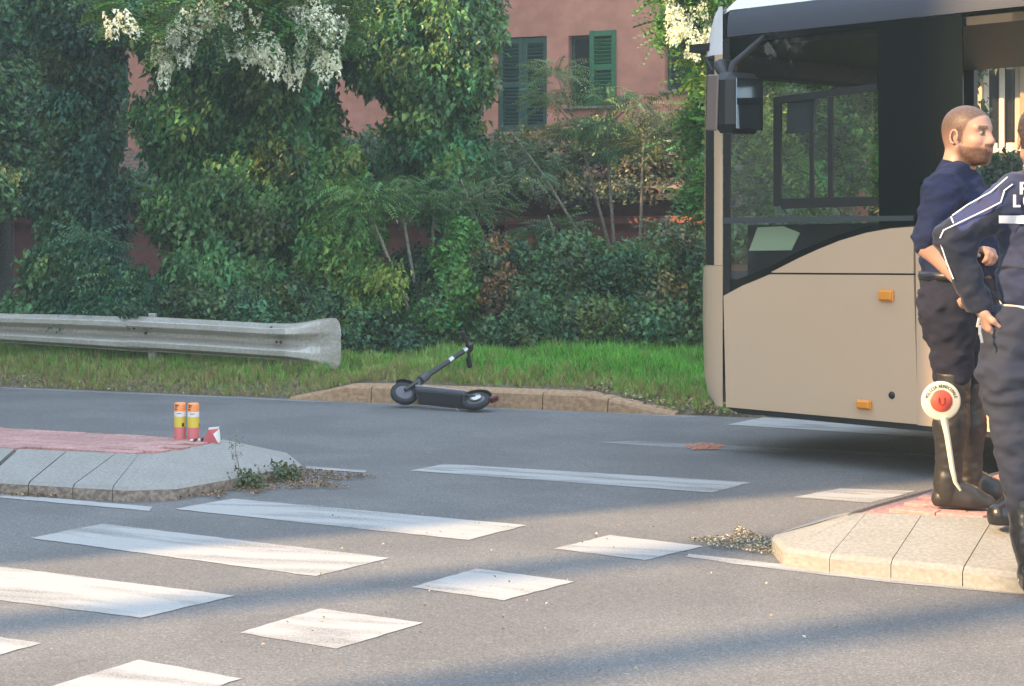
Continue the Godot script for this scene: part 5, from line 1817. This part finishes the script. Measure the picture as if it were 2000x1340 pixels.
func fabric(called: String, c: Color, rough := 0.85, rim := 0.3, spec := 0.3) -> StandardMaterial3D:
	var m := mat(called, c, rough, 0.0, spec)
	m.rim_enabled = rim > 0.0
	m.rim = rim
	m.rim_tint = 0.7
	m.heightmap_enabled = true
	m.heightmap_texture = noise_tex(called.length() + 70, 0.12, Color.BLACK, Color.WHITE, 256, 3)
	m.heightmap_scale = 0.06
	m.uv1_triplanar = true
	m.uv1_world_triplanar = true
	m.uv1_scale = Vector3(6, 6, 6)
	return m


func part_of(st: SurfaceTool, called: String, m: Material, parent: Node3D) -> MeshInstance3D:
	return ob(called, st, m, parent, Transform3D(Basis(), -parent.position))


# bones = [[a, b, ra, rb], ...] or [[centre, basis, radii]]; a box round them all
func field_of(bones: Array, cell: float, blend: float, more := 0.0) -> Field:
	var lo := Vector3(1e9, 1e9, 1e9)
	var hi := -lo
	for b in bones:
		var m := 0.0
		if b.size() == 4:
			m = maxf(b[2], b[3]) + more + 0.03
			lo = lo.min(b[1] - Vector3(m, m, m)); hi = hi.max(b[1] + Vector3(m, m, m))
		else:
			m = maxf(b[2].x, maxf(b[2].y, b[2].z)) + more + 0.03
		lo = lo.min(b[0] - Vector3(m, m, m)); hi = hi.max(b[0] + Vector3(m, m, m))
	var f := Field.new(lo, hi, cell, blend)
	for b in bones:
		if b.size() == 4: f.cone(b[0], b[1], b[2] + more, b[3] + more)
		else: f.ell(b[0], b[1], b[2] + Vector3(more, more, more))
	return f


func head_into(st: SurfaceTool, at: Vector3, bs: Basis, s: float, tint, neck: Vector3) -> void:
	# bs: x = forward, y = up, z = to the person's right
	var p := func(f: float, u: float, r: float) -> Vector3: return at + bs * Vector3(f, u, r) * s
	var fd := Field.new(at - Vector3(0.16, 0.21, 0.16) * s, at + Vector3(0.16, 0.15, 0.16) * s, 0.0038 * s, 0.0075 * s)
	fd.ell(p.call(-0.016, 0.036, 0), bs, Vector3(0.099, 0.085, 0.077) * s)
	fd.ell(p.call(-0.03, 0.0, 0), bs, Vector3(0.08, 0.085, 0.070) * s)
	fd.ell(p.call(0.032, -0.02, 0), bs, Vector3(0.058, 0.088, 0.060) * s)
	fd.ell(p.call(0.03, -0.072, 0), bs, Vector3(0.06, 0.045, 0.05) * s)
	fd.ell(p.call(0.064, -0.098, 0), bs, Vector3(0.030, 0.024, 0.03) * s)
	fd.ell(p.call(0.03, 0.045, 0), bs, Vector3(0.058, 0.05, 0.06) * s)
	for g in [-1.0, 1.0]:
		fd.cone(p.call(-0.012, -0.055, 0.055 * g), p.call(0.06, -0.098, 0.02 * g), 0.020 * s, 0.016 * s)
		fd.ell(p.call(0.058, -0.028, 0.036 * g), bs, Vector3(0.026, 0.022, 0.022) * s)
		fd.cone(p.call(0.083, 0.024, 0.012 * g), p.call(0.07, 0.026, 0.046 * g), 0.011 * s, 0.008 * s)
		fd.cone(p.call(0.098, -0.036, 0.004 * g), p.call(0.094, -0.036, 0.014 * g), 0.008 * s, 0.0065 * s)
		# ear: a rim round a hollow
		var c: Vector3 = p.call(-0.012, -0.008, 0.074 * g)
		var er := Field.new(c - Vector3(0.05, 0.05, 0.05) * s, c + Vector3(0.05, 0.05, 0.05) * s, 0.003 * s, 0.0016 * s)
		for q in 9:
			var a0 := lerpf(-1.6, 3.6, q / 9.0)
			var a1 := lerpf(-1.6, 3.6, (q + 1) / 9.0)
			var e0: Vector3 = c + bs * Vector3(-cos(a0) * 0.017 - 0.004, sin(a0) * 0.027, 0.006 * g * (1.0 - 0.5 * sin(a0))) * s
			var e1: Vector3 = c + bs * Vector3(-cos(a1) * 0.017 - 0.004, sin(a1) * 0.027, 0.006 * g * (1.0 - 0.5 * sin(a1))) * s
			er.cone(e0, e1, 0.0042 * s, 0.0042 * s)
		er.ell(c + bs * Vector3(0.002, -0.004, -0.005 * g) * s, bs, Vector3(0.018, 0.027, 0.006) * s)
		er.mesh(st, func(_p: Vector3) -> Color: return Color(0.36, 0.195, 0.15))
		fd.subs.append([p.call(0.093, 0.004, 0.031 * g), 0.0145 * s])
	fd.cone(p.call(0.088, 0.012, 0), p.call(0.106, -0.028, 0), 0.009 * s, 0.0125 * s)
	fd.cone(p.call(0.084, -0.060, -0.02), p.call(0.084, -0.060, 0.02), 0.007 * s, 0.007 * s)
	fd.cone(p.call(0.092, -0.058, -0.008), p.call(0.092, -0.058, 0.008), 0.0062 * s, 0.0062 * s)
	fd.cone(p.call(0.089, -0.069, -0.010), p.call(0.089, -0.069, 0.010), 0.0068 * s, 0.0068 * s)
	fd.cone(p.call(-0.032, -0.055, 0), neck, 0.062 * s, 0.068 * s)
	fd.mesh(st, tint)


func hand_into(st: SurfaceTool, wrist: Vector3, d: Vector3, palm: Vector3, curl: float, mirror: float, tint) -> void:
	# d runs from the wrist to the knuckles, palm is the way the palm faces
	d = d.normalized()
	var side := d.cross(palm).normalized() * mirror          # towards the thumb
	palm = side.cross(d).normalized() * mirror
	var fd := Field.new(wrist - Vector3(0.15, 0.15, 0.15), wrist + Vector3(0.19, 0.19, 0.19), 0.0042, 0.005)
	fd.o = wrist + d * 0.07 - Vector3(0.13, 0.13, 0.13)
	fd.n = Vector3i(63, 63, 63)
	fd.acc.resize(63 * 63 * 63)
	fd.acc.fill(0.0)
	for k in 4:
		var o := (1.5 - k) * 0.0195
		var kn := wrist + d * (0.088 - 0.004 * absf(k - 1.0)) + side * o
		fd.cone(wrist + side * o * 0.7, kn, 0.0145, 0.0115)
		var len: float = [0.040, 0.045, 0.042, 0.033][k]
		var a := curl * (0.55 + 0.1 * k)
		var p := kn
		for j in 3:
			var dir: Vector3 = d * cos(a) + palm * sin(a)
			var q: Vector3 = p + dir * len * [1.0, 0.68, 0.52][j]
			fd.cone(p, q, [0.0098, 0.009, 0.008][j], [0.009, 0.008, 0.007][j])
			p = q
			a += curl * [0.9, 0.6, 0.0][j] + 0.12
	var t0 := wrist + d * 0.022 + side * 0.026 + palm * 0.006
	var t1 := t0 + d * 0.034 + side * 0.024 + palm * 0.014
	var t2 := t1 + d * 0.030 + side * 0.004 + palm * 0.014
	fd.cone(wrist + side * 0.008, t0, 0.016, 0.015)
	fd.cone(t0, t1, 0.0145, 0.0105)
	fd.cone(t1, t2, 0.0105, 0.008)
	fd.cone(wrist - d * 0.03, wrist, 0.024, 0.023)
	fd.mesh(st, tint)


func shoe(parent: Node3D, called: String, heel: Vector3, toe: Vector3, m: Material, sole_m: Material) -> void:
	var d := (toe - heel)
	d.y = 0.0
	var l := d.length()
	d = d.normalized()
	var f := field_of([[heel + Vector3(0, 0.045, 0), heel + d * l * 0.6 + Vector3(0, 0.04, 0), 0.042, 0.046], [heel + d * l * 0.55 + Vector3(0, 0.035, 0), toe - d * 0.03 + Vector3(0, 0.028, 0), 0.046, 0.036], [heel + d * 0.04 + Vector3(0, 0.1, 0), heel + d * 0.12 + Vector3(0, 0.06, 0), 0.05, 0.045]], 0.007, 0.015)
	f.planes.append([Vector3.DOWN, -(heel.y + 0.012)])
	var st := new_st()
	f.mesh(st)
	var s := part_of(st, called, m, parent)
	st = new_st()
	var side := d.cross(Vector3.UP)
	var poly := PackedVector2Array()
	for e in [[-0.043, -0.03], [-0.043, 0.03], [0.0, 0.043], [l * 0.5, 0.042], [l * 0.75, 0.05], [l - 0.01, 0.03], [l + 0.012, 0.0], [l - 0.01, -0.03], [l * 0.75, -0.05], [l * 0.5, -0.042], [0.0, -0.043]]: poly.append(Vector2(e[0], e[1]))
	slab(st, Transform3D(Basis(d, side, Vector3.DOWN), heel - parent.position + Vector3(0, 0.02, 0)), poly, 0.0, 0.02)
	ob("sole", st, sole_m, s)


# where the sight line through a photo spot first meets a set of capsules
func on_body(bones: Array, u: float, v: float, more := 0.0) -> Vector3:
	var z := 6.4
	while z < 9.0:
		var p := px(u, v, z)
		for b in bones:
			if b.size() == 4:
				var ab: Vector3 = b[1] - b[0]
				var t := clampf((p - b[0]).dot(ab) / ab.length_squared(), 0.0, 1.0)
				if (p - b[0] - ab * t).length() < lerpf(b[2], b[3], t) + more: return p
			elif ((b[1].transposed() * (p - b[0])) / (b[2] + Vector3(more, more, more))).length() < 1.0: return p
		z += 0.003
	return Vector3(0, 1e6, 0)


func band_on(parent: Node3D, called: String, bones: Array, top: Array, bottom: Array, m: Material, more := 0.028) -> void:
	var st := new_st()
	st.set_smooth_group(0)
	var n := 14
	for k in n:
		var q := []
		for e in [[bottom, k], [bottom, k + 1], [top, k + 1], [top, k]]:
			var t: float = float(e[1]) / n * (e[0].size() - 1)
			var i := mini(int(t), e[0].size() - 2)
			var a := Vector2(e[0][i][0], e[0][i][1]).lerp(Vector2(e[0][i + 1][0], e[0][i + 1][1]), t - i)
			q.append(on_body(bones, a.x, a.y, more))
		if q[0].y > 100.0 or q[1].y > 100.0 or q[2].y > 100.0 or q[3].y > 100.0: continue
		quad(st, q[0], q[1], q[2], q[3])
	part_of(st, called, m, parent)


func piping(parent: Node3D, bones: Array, uv: Array, m: Material, r := 0.0032, more := 0.02) -> void:
	var pts := []
	for i in uv.size() - 1:
		for k in 4:
			var f := k / 4.0
			var p := on_body(bones, lerpf(uv[i][0], uv[i + 1][0], f), lerpf(uv[i][1], uv[i + 1][1], f), more)
			if p.y < 100.0: pts.append(p)
	if pts.size() < 2: return
	var st := new_st()
	tube(st, pts, [r], 5)
	part_of(st, "piping", m, parent)


func build_people() -> void:
	var skin := mat("skin", Color.WHITE, 0.5, 0.0, 0.4)
	skin.vertex_color_use_as_albedo = true
	var navy := fabric("polo_navy", lin(0.0095, 0.015, 0.048))
	var dark := fabric("trouser_navy", lin(0.016, 0.0165, 0.03), 0.9, 0.25)
	var jack := fabric("jacket_blue", Color.WHITE, 0.7, 0.25)
	jack.vertex_color_use_as_albedo = true
	var slate := fabric("trouser_slate", lin(0.028, 0.032, 0.05), 0.75, 0.3)
	var leather := mat("boot_leather", lin(0.024, 0.021, 0.019), 0.42, 0.0, 0.5)
	var sole := mat("boot_sole", lin(0.035, 0.036, 0.03), 0.7)
	var blackl := mat("black_leather", lin(0.014, 0.014, 0.016), 0.25)
	var refl := mat("reflective_white", lin(0.72, 0.74, 0.76), 0.5)
	var hairm := mat("hair_brown", lin(0.15, 0.095, 0.07), 0.85, 0.0, 0.3)
	var belt := mat("belt_black", lin(0.012, 0.012, 0.013), 0.4)

	# ---------------- the bearded officer in the polo shirt
	var P := func(u: float, v: float, z: float) -> Vector3: return px(u, v, z)
	var one := thing("person", "bearded officer in navy polo shirt and tall boots standing side on beside the bus", "person", gp(1878, 990, 0.17), "officers on the traffic island")
	var I := Basis()
	var pelvis: Vector3 = P.call(1872, 585, 8.0)
	var body1 := [
		[P.call(1872, 425, 8.0), I, Vector3(0.155, 0.19, 0.17)], [P.call(1878, 505, 8.0), I, Vector3(0.165, 0.15, 0.165)], [pelvis, I, Vector3(0.13, 0.13, 0.155)],
		[P.call(1843, 378, 7.84), P.call(1846, 378, 8.16), 0.075, 0.075], [P.call(1866, 360, 8.0), P.call(1874, 318, 8.0), 0.075, 0.062],
		[P.call(1836, 390, 7.79), P.call(1812, 478, 7.74), 0.055, 0.046], [P.call(1812, 480, 7.74), P.call(1872, 546, 7.66), 0.047, 0.030],
		[P.call(1852, 390, 8.2), P.call(1862, 485, 8.2), 0.055, 0.046], [P.call(1862, 485, 8.2), P.call(1905, 497, 7.92), 0.046, 0.030],
		[P.call(1852, 600, 7.9), P.call(1862, 752, 7.88), 0.085, 0.055], [P.call(1862, 752, 7.88), P.call(1852, 940, 7.9), 0.055, 0.04],
		[P.call(1856, 600, 8.1), P.call(1890, 752, 8.1), 0.085, 0.055], [P.call(1890, 752, 8.1), P.call(1893, 938, 8.13), 0.055, 0.04]]
	var hd: Vector3 = P.call(1892, 264, 7.98)
	var yaw := Basis(Vector3.UP, -0.84)
	var tone := Color(0.37, 0.22, 0.165)
	var fuzz := FastNoiseLite.new()
	fuzz.seed = 4
	fuzz.frequency = 90.0
	var face := func(p: Vector3) -> Color:
		var l: Vector3 = yaw.transposed() * (p - hd) / 1.1
		var c := tone
		var grain := 0.98 + 0.3 * fuzz.get_noise_3d(p.x, p.y, p.z)
		if l.x > 0.078 and absf(l.z) < 0.022 and l.y < -0.055 and l.y > -0.073: c = Color(0.27, 0.125, 0.105)
		# stubble of the cropped hair
		var xb := 0.02 + 0.5 * l.y if l.y < 0.05 else 0.045 + 1.3 * (l.y - 0.05)
		var crop := (1.0 - smoothstep(xb - 0.008, xb + 0.008, l.x)) * smoothstep(-0.07, -0.045, l.y)
		c = c.lerp(Color(0.062, 0.043, 0.034), clampf(crop * lerpf(0.5, 0.93, smoothstep(-0.05, 0.06, l.y)) * grain, 0.0, 0.95))
		# beard
		var beard := (1.0 - smoothstep(-0.062, -0.045, l.y - 0.25 * maxf(0.0, 0.05 - l.x))) * smoothstep(-0.02, 0.01, l.x)
		if l.x > -0.008 and l.x < 0.018 and l.y < 0.03 and l.y > -0.08: beard = maxf(beard, 0.5)
		if l.y > -0.053 and l.y < -0.040 and l.x > 0.078 and absf(l.z) < 0.03: beard = maxf(beard, 0.85)
		if l.x > 0.078 and absf(l.z) < 0.020 and l.y < -0.055 and l.y > -0.071: beard = 0.0
		if l.y < -0.128: beard = 0.0
		c = c.lerp(Color(0.05, 0.024, 0.015), clampf(0.9 * beard * grain, 0.0, 0.92))
		if l.y > 0.018 and l.y < 0.034 and l.x > 0.062 and absf(l.z) > 0.012 and absf(l.z) < 0.05: c = c.lerp(Color(0.09, 0.055, 0.04), 0.85)
		return c
	var flat := func(_p: Vector3) -> Color: return tone
	var st := new_st()
	field_of(body1, 0.012, 0.014).mesh(st, flat)
	head_into(st, hd, yaw, 1.1, face, P.call(1872, 325, 8.0))
	hand_into(st, P.call(1874, 548, 7.66), Vector3(0.5, -0.62, 0.0), Vector3(-0.5, -0.5, -0.3), 1.3, 1.0, flat)
	hand_into(st, P.call(1905, 497, 7.9), P.call(1940, 486, 7.8) - P.call(1905, 497, 7.9), Vector3(0.1, -0.75, 0.55), 1.25, -1.0, flat)
	part_of(st, "body", skin, one)
	# eyes
	for g in [-1.0, 1.0]:
		var ey: Vector3 = hd + yaw * Vector3(0.0785, 0.004, 0.031 * g) * 1.1
		st = new_st()
		lathe(st, Transform3D(yaw * Basis(Vector3(0, 0, 1), -PI / 2), ey), [Vector2(0, -0.0125), Vector2(0.009, -0.009), Vector2(0.0125, 0), Vector2(0.0095, 0.0085), Vector2(0.006, 0.0112)], 14)
		var eye := part_of(st, "eye", mat("eye_white_shaded", lin(0.2, 0.165, 0.15), 0.4), one)  # white darkened to put the shade of the socket into the colour
		st = new_st()
		lathe(st, Transform3D(yaw * Basis(Vector3(0, 0, 1), -PI / 2), ey), [Vector2(0.0088, 0.0092), Vector2(0.005, 0.012), Vector2(0.0, 0.0134)], 14)
		ob("iris", st, M.can_ink, eye, Transform3D(Basis(), -one.position))
		st = new_st()
		var lid := []
		for k in 7:
			var a := lerpf(-1.0, 1.0, k / 6.0)
			lid.append(ey + yaw * Vector3(0.0125 * cos(a * 0.9), 0.0075 - 0.003 * a * a, 0.0135 * a) * 1.1)
		tube(st, lid, [0.0028], 5)
		ob("eyelid", st, mat("eyelid_%d" % int(g), lin(0.3, 0.17, 0.13), 0.6), eye, Transform3D(Basis(), -one.position))
	# polo shirt
	var polo := [body1[0], body1[1], body1[3], [P.call(1836, 388, 7.79), P.call(1814, 468, 7.745), 0.062, 0.062], [P.call(1852, 388, 8.2), P.call(1862, 470, 8.2), 0.062, 0.062], [P.call(1864, 372, 8.0), P.call(1870, 342, 8.0), 0.09, 0.068], [P.call(1860, 348, 7.93), P.call(1840, 375, 7.84), 0.055, 0.062], [P.call(1860, 348, 8.07), P.call(1850, 375, 8.16), 0.055, 0.062], [P.call(1868, 545, 8.0), I, Vector3(0.155, 0.06, 0.16)]]
	var pf := field_of(polo, 0.009, 0.014, 0.012)
	pf.planes.append([Vector3.DOWN, -P.call(1850, 541, 8.0).y])
	var armd: Vector3 = (body1[5][1] - body1[5][0]).normalized()
	st = new_st()
	pf.mesh(st, null, 0.018, 8.0, 3)
	part_of(st, "polo_shirt", navy, one)
	st = new_st()
	tube(st, [P.call(1865, 360, 8.0), P.call(1871, 338, 8.0), P.call(1876, 326, 8.0)], [0.1, 0.094, 0.087], 22, false, 1.0)
	part_of(st, "collar", navy, one)
	st = new_st()
	for e in [[1878, 337], [1882, 341], [1887, 345]]:
		var p := on_body([[P.call(1862, 352, 8.0), P.call(1877, 324, 8.0), 0.116, 0.093]], e[0], e[1])
		bx(st, Transform3D(Basis(Vector3(0, 0, 1), -0.6), p), Vector3(0.013, 0.009, 0.004), 0.001)
	part_of(st, "collar_badge", refl, one)
	# trousers, full at the hip and gathered at the boots
	var tr := [[pelvis, I, Vector3(0.178, 0.14, 0.17)], [P.call(1872, 545, 8.0), I, Vector3(0.165, 0.07, 0.165)], [P.call(1850, 605, 7.9), P.call(1864, 735, 7.88), 0.13, 0.076], [P.call(1880, 605, 8.1), P.call(1890, 740, 8.1), 0.12, 0.076]]
	var tf := field_of(tr, 0.010, 0.016)
	tf.planes.append([Vector3.UP, P.call(1850, 532, 8.0).y])
	st = new_st()
	tf.mesh(st, null, 0.024, 7.0, 4)
	part_of(st, "trousers", dark, one)
	st = new_st()
	lathe(st, Transform3D(Basis().scaled(Vector3(0.166, 1, 0.18)), P.call(1868, 539, 8.0)), [Vector2(0.93, -0.018), Vector2(0.99, -0.018), Vector2(1.0, 0.0), Vector2(0.99, 0.02), Vector2(0.93, 0.02)], 30)
	part_of(st, "belt", belt, one)
	# tall boots
	for e in [[[1862, 728, 7.88], [1858, 830, 7.885], [1851, 945, 7.9], [1838, 982, 7.9], [1943, 988, 7.86]], [[1890, 730, 8.1], [1892, 830, 8.11], [1893, 940, 8.13], [1885, 972, 8.14], [1962, 972, 8.1]]]:
		var q := []
		for a in e: q.append(P.call(a[0], a[1], a[2]))
		q[3].y = 0.172; q[4].y = 0.172
		var bf := field_of([[q[0], q[1], 0.078, 0.072], [q[1], q[2], 0.072, 0.053], [q[2], q[3] + Vector3(0.03, 0.06, 0), 0.055, 0.055]], 0.008, 0.014)
		bf.planes.append([Vector3.UP, q[0].y])
		bf.planes.append([Vector3.DOWN, -(q[3].y + 0.02)])
		st = new_st()
		bf.mesh(st, null, 0.005, 14.0, 6)
		part_of(st, "boot", leather, one)
		shoe(one, "boot_foot", q[3], q[4], leather, sole)

	# ---------------- the officer seen from behind
	var two := thing("person", "officer seen from behind in blue jacket with white lettering, hand on hip", "person", Vector3(px(2030, 1100, 7.0).x, 0.0, -7.0), "officers on the traffic island")
	var arm := [[P.call(1982, 385, 7.08), P.call(1860, 466, 7.08), 0.078, 0.058], [P.call(1860, 466, 7.08), P.call(1912, 598, 7.06), 0.058, 0.046]]
	var torso := [[P.call(2056, 435, 7.12), I, Vector3(0.215, 0.23, 0.135)], [P.call(2050, 545, 7.12), I, Vector3(0.205, 0.2, 0.14)], [P.call(1990, 390, 7.1), P.call(2112, 390, 7.1), 0.085, 0.085], [P.call(2050, 360, 7.1), P.call(2050, 330, 7.08), 0.10, 0.07]]
	var right := [[P.call(2115, 385, 7.08), P.call(2180, 480, 7.1), 0.078, 0.058], [P.call(2180, 480, 7.1), P.call(2150, 590, 7.0), 0.058, 0.042]]
	var legs := [[P.call(1976, 650, 7.1), P.call(1970, 745, 7.06), 0.118, 0.112], [P.call(1970, 745, 7.06), P.call(1988, 860, 7.0), 0.112, 0.086], [P.call(1988, 860, 7.0), P.call(2002, 985, 6.93), 0.086, 0.07],
		[P.call(2085, 650, 7.12), P.call(2075, 850, 7.28), 0.12, 0.085], [P.call(2075, 850, 7.28), P.call(2012, 985, 7.45), 0.085, 0.068], [P.call(2032, 625, 7.12), I, Vector3(0.215, 0.13, 0.15)]]
	var hd2: Vector3 = P.call(2034, 272, 7.02)
	var yaw2 := Basis(Vector3.UP, PI / 2 - 0.15)
	st = new_st()
	var b2 := torso + arm + right + legs.slice(0, 5) + [[P.call(2002, 985, 6.93), P.call(2018, 1145, 6.85), 0.05, 0.035], [P.call(2012, 985, 7.45), P.call(1985, 1030, 7.5), 0.05, 0.035]]
	field_of(b2, 0.013, 0.014, -0.028).mesh(st, flat)
	head_into(st, hd2, yaw2, 1.08, flat, P.call(2048, 335, 7.08))
	hand_into(st, P.call(1913, 602, 7.05), Vector3(0.38, -0.88, -0.1), Vector3(0.8, 0.3, 0), 0.6, 1.0, flat)
	hand_into(st, P.call(2150, 592, 7.0), Vector3(-0.3, -0.8, -0.3), Vector3(-0.8, 0.3, 0), 0.6, -1.0, flat)
	part_of(st, "body", skin, two)
	var h2 := Field.new(hd2 - Vector3(0.17, 0.14, 0.17), hd2 + Vector3(0.17, 0.16, 0.17), 0.006, 0.008)
	h2.ell(hd2 + yaw2 * Vector3(-0.017, 0.038, 0) * 1.08, yaw2, Vector3(0.105, 0.091, 0.083) * 1.08)
	h2.ell(hd2 + yaw2 * Vector3(-0.033, 0.0, 0) * 1.08, yaw2, Vector3(0.084, 0.095, 0.0745) * 1.08)
	h2.planes.append([yaw2 * Vector3(0.8, -0.6, 0), (yaw2 * Vector3(0.8, -0.6, 0)).dot(hd2 + yaw2 * Vector3(0.03, 0.02, 0) * 1.08)])
	st = new_st()
	h2.mesh(st, null, 0.006, 50.0)
	part_of(st, "hair", mat("hair_dark", lin(0.05, 0.032, 0.024), 0.6), two)
	# jacket: blue back and shoulder panels, dark sleeves
	var sl_a: Vector3 = arm[0][0]
	var sl_b: Vector3 = arm[0][1]
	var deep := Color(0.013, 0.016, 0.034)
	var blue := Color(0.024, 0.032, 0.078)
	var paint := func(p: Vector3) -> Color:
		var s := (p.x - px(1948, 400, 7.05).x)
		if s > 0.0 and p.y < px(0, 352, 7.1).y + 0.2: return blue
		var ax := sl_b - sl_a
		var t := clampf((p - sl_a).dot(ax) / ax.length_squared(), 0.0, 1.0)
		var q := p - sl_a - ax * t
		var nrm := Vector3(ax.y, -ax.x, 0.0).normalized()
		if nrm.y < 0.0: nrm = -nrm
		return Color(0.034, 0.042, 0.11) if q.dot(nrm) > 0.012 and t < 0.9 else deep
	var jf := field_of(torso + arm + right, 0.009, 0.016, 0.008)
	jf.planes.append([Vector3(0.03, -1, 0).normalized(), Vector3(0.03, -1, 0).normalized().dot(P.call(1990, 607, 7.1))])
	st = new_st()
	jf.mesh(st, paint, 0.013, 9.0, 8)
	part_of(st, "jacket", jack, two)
	var all := torso + arm + right
	band_on(two, "chest_band", all, [[1951, 421], [2000, 421], [2150, 424]], [[1951, 436], [2000, 437], [2150, 440]], refl, 0.032)
	band_on(two, "hem_band", torso, [[1938, 593], [1975, 595], [2150, 616]], [[1938, 600], [1975, 604], [2150, 630]], refl, 0.03)
	band_on(two, "yoke_seam", torso, [[1942, 519], [2150, 523]], [[1942, 522], [2150, 526]], M.belt_black, 0.022)
	piping(two, all, [[1968, 346], [1935, 375], [1890, 400], [1850, 428]], refl)
	piping(two, all, [[1978, 360], [1962, 372], [1955, 395], [1930, 408], [1880, 432], [1843, 450], [1834, 470]], refl)
	piping(two, arm, [[1838, 478], [1850, 515], [1866, 555]], refl)
	piping(two, arm, [[1858, 424], [1864, 440]], refl)
	# lettering on the back
	var font := SystemFont.new()
	font.font_names = PackedStringArray(["Droid Sans"])
	font.font_weight = 700
	var n := 0
	for e in [["POLIZIA", 1989.0, 379.0, 18.5], ["LOCALE", 1976.0, 404.0, 19.0]]:
		var x: float = e[1]
		for ch in e[0]:
			var tm := TextMesh.new()
			tm.text = ch
			tm.font = font
			tm.font_size = 64
			tm.pixel_size = 0.0011
			tm.depth = 0.004
			tm.horizontal_alignment = HORIZONTAL_ALIGNMENT_LEFT
			tm.vertical_alignment = VERTICAL_ALIGNMENT_BOTTOM
			var p := on_body(all, x + 8.0, e[2] - 10.0, 0.034)
			var base := px(x, e[2], -p.z)
			var wdt: float = 10.0 if ch == "I" else e[3] + 1.5
			if p.y < 100.0:
				put_n("letter", n, tm, refl, two, Transform3D(Basis().scaled(Vector3(0.95, 0.95, 1)), Vector3(base.x, base.y - 0.018, p.z) - two.position))
				n += 1
			x += wdt
	# trousers and boots
	var t2 := field_of(legs, 0.010, 0.016)
	t2.planes.append([Vector3.UP, P.call(2000, 597, 7.1).y])
	st = new_st()
	t2.mesh(st, null, 0.024, 7.0, 9)
	part_of(st, "trousers", slate, two)
	for e in [[[1999, 955, 6.95], [2010, 1050, 6.9], [2018, 1130, 6.86], [2022, 1170, 6.8], [2022, 1160, 7.06], 0.003], [[2012, 975, 7.44], [2000, 1000, 7.47], [1992, 1025, 7.5], [1998, 1050, 7.5], [1940, 1046, 7.44], 0.165]]:
		var q := []
		for k in 5: q.append(P.call(e[k][0], e[k][1], e[k][2]))
		q[3].y = e[5]; q[4].y = e[5]
		var bf := field_of([[q[0], q[1], 0.076, 0.06], [q[1], q[2], 0.06, 0.05], [q[2], q[3] + Vector3(0, 0.06, 0), 0.05, 0.05]], 0.008, 0.014)
		bf.planes.append([Vector3.UP, q[0].y])
		bf.planes.append([Vector3.DOWN, -(q[3].y + 0.02)])
		st = new_st()
		bf.mesh(st, null, 0.006, 8.0, 10)
		part_of(st, "boot", blackl, two)
		shoe(two, "boot_foot", q[3], q[4], blackl, M.belt_black)
	band_on(two, "boot_band", [[P.call(2010, 1050, 6.9), P.call(2018, 1140, 6.86), 0.062, 0.055]], [[1988, 1124], [2030, 1124]], [[1989, 1135], [2030, 1135]], refl, 0.004)
	# keys on the belt
	var kp := P.call(1911, 630, 6.98) as Vector3
	for k in 3:
		st = new_st()
		bx(st, Transform3D(Basis(Vector3(0, 0, 1), 0.2 * k - 0.2), kp + Vector3(0.004 * k, -0.03 * k, 0.006 * k)), Vector3(0.012, 0.04, 0.005), 0.002)
		part_of(st, "key", M.scooter_metal, two)

	# ---------------- the signal paddle
	var pc: Vector3 = P.call(1838, 783, 7.70)
	var pad := thing("signal_paddle", "round white signal paddle with a red centre held against the tall boot", "signal paddle", P.call(1872, 955, 7.72))
	var fz := Transform3D(Basis(Vector3.RIGHT, PI / 2), pc - pad.position)
	st = new_st()
	lathe(st, fz, [Vector2(0, 0.006), Vector2(0.078, 0.006), Vector2(0.084, 0.003), Vector2(0.085, -0.003), Vector2(0.082, -0.008), Vector2(0, -0.008)], 44)
	ob("disc", st, mat("paddle_white", lin(0.62, 0.61, 0.5), 0.5), pad)
	st = new_st()
	lathe(st, fz, [Vector2(0, 0.0095), Vector2(0.045, 0.0095), Vector2(0.048, 0.0062)], 40)
	ob("red_centre", st, mat("paddle_red", lin(0.62, 0.085, 0.05), 0.4), pad)
	st = new_st()
	var hp := [P.call(1843, 815, 7.70) - pad.position, P.call(1850, 850, 7.70) - pad.position, P.call(1860, 915, 7.70) - pad.position, P.call(1866, 942, 7.71) - pad.position, P.call(1876, 958, 7.72) - pad.position]
	tube(st, hp, [0.016, 0.0125, 0.0115, 0.009, 0.005], 10)
	ob("handle", st, M.paddle_white, pad)
	var words := "POLIZIA MUNICIPALE"
	n = 0
	for k in words.length():
		if words[k] == " ": continue
		var a := lerpf(2.6, 0.0, float(k) / (words.length() - 1)) + 0.28
		var tm := TextMesh.new()
		tm.text = words[k]
		tm.font = font
		tm.font_size = 32
		tm.pixel_size = 0.00058
		tm.depth = 0.001
		put_n("letter", n, tm, mat("letter_grey", lin(0.10, 0.09, 0.06), 0.6) if n == 0 else M.letter_grey, pad, Transform3D(Basis(Vector3(0, 0, 1), a - PI / 2), pc - pad.position + Vector3(cos(a) * 0.064, sin(a) * 0.064, 0.0068)))
		n += 1
	st = new_st()
	var em := []
	for e in [[-0.012, 0.015], [-0.012, -0.004], [-0.007, -0.013], [0.0, -0.016], [0.007, -0.013], [0.012, -0.004], [0.012, 0.015]]: em.append(pc - pad.position + Vector3(e[0], e[1], 0.0105))
	tube(st, em, [0.0035], 5)
	ob("emblem", st, mat("emblem_red", lin(0.3, 0.03, 0.02), 0.5), pad)
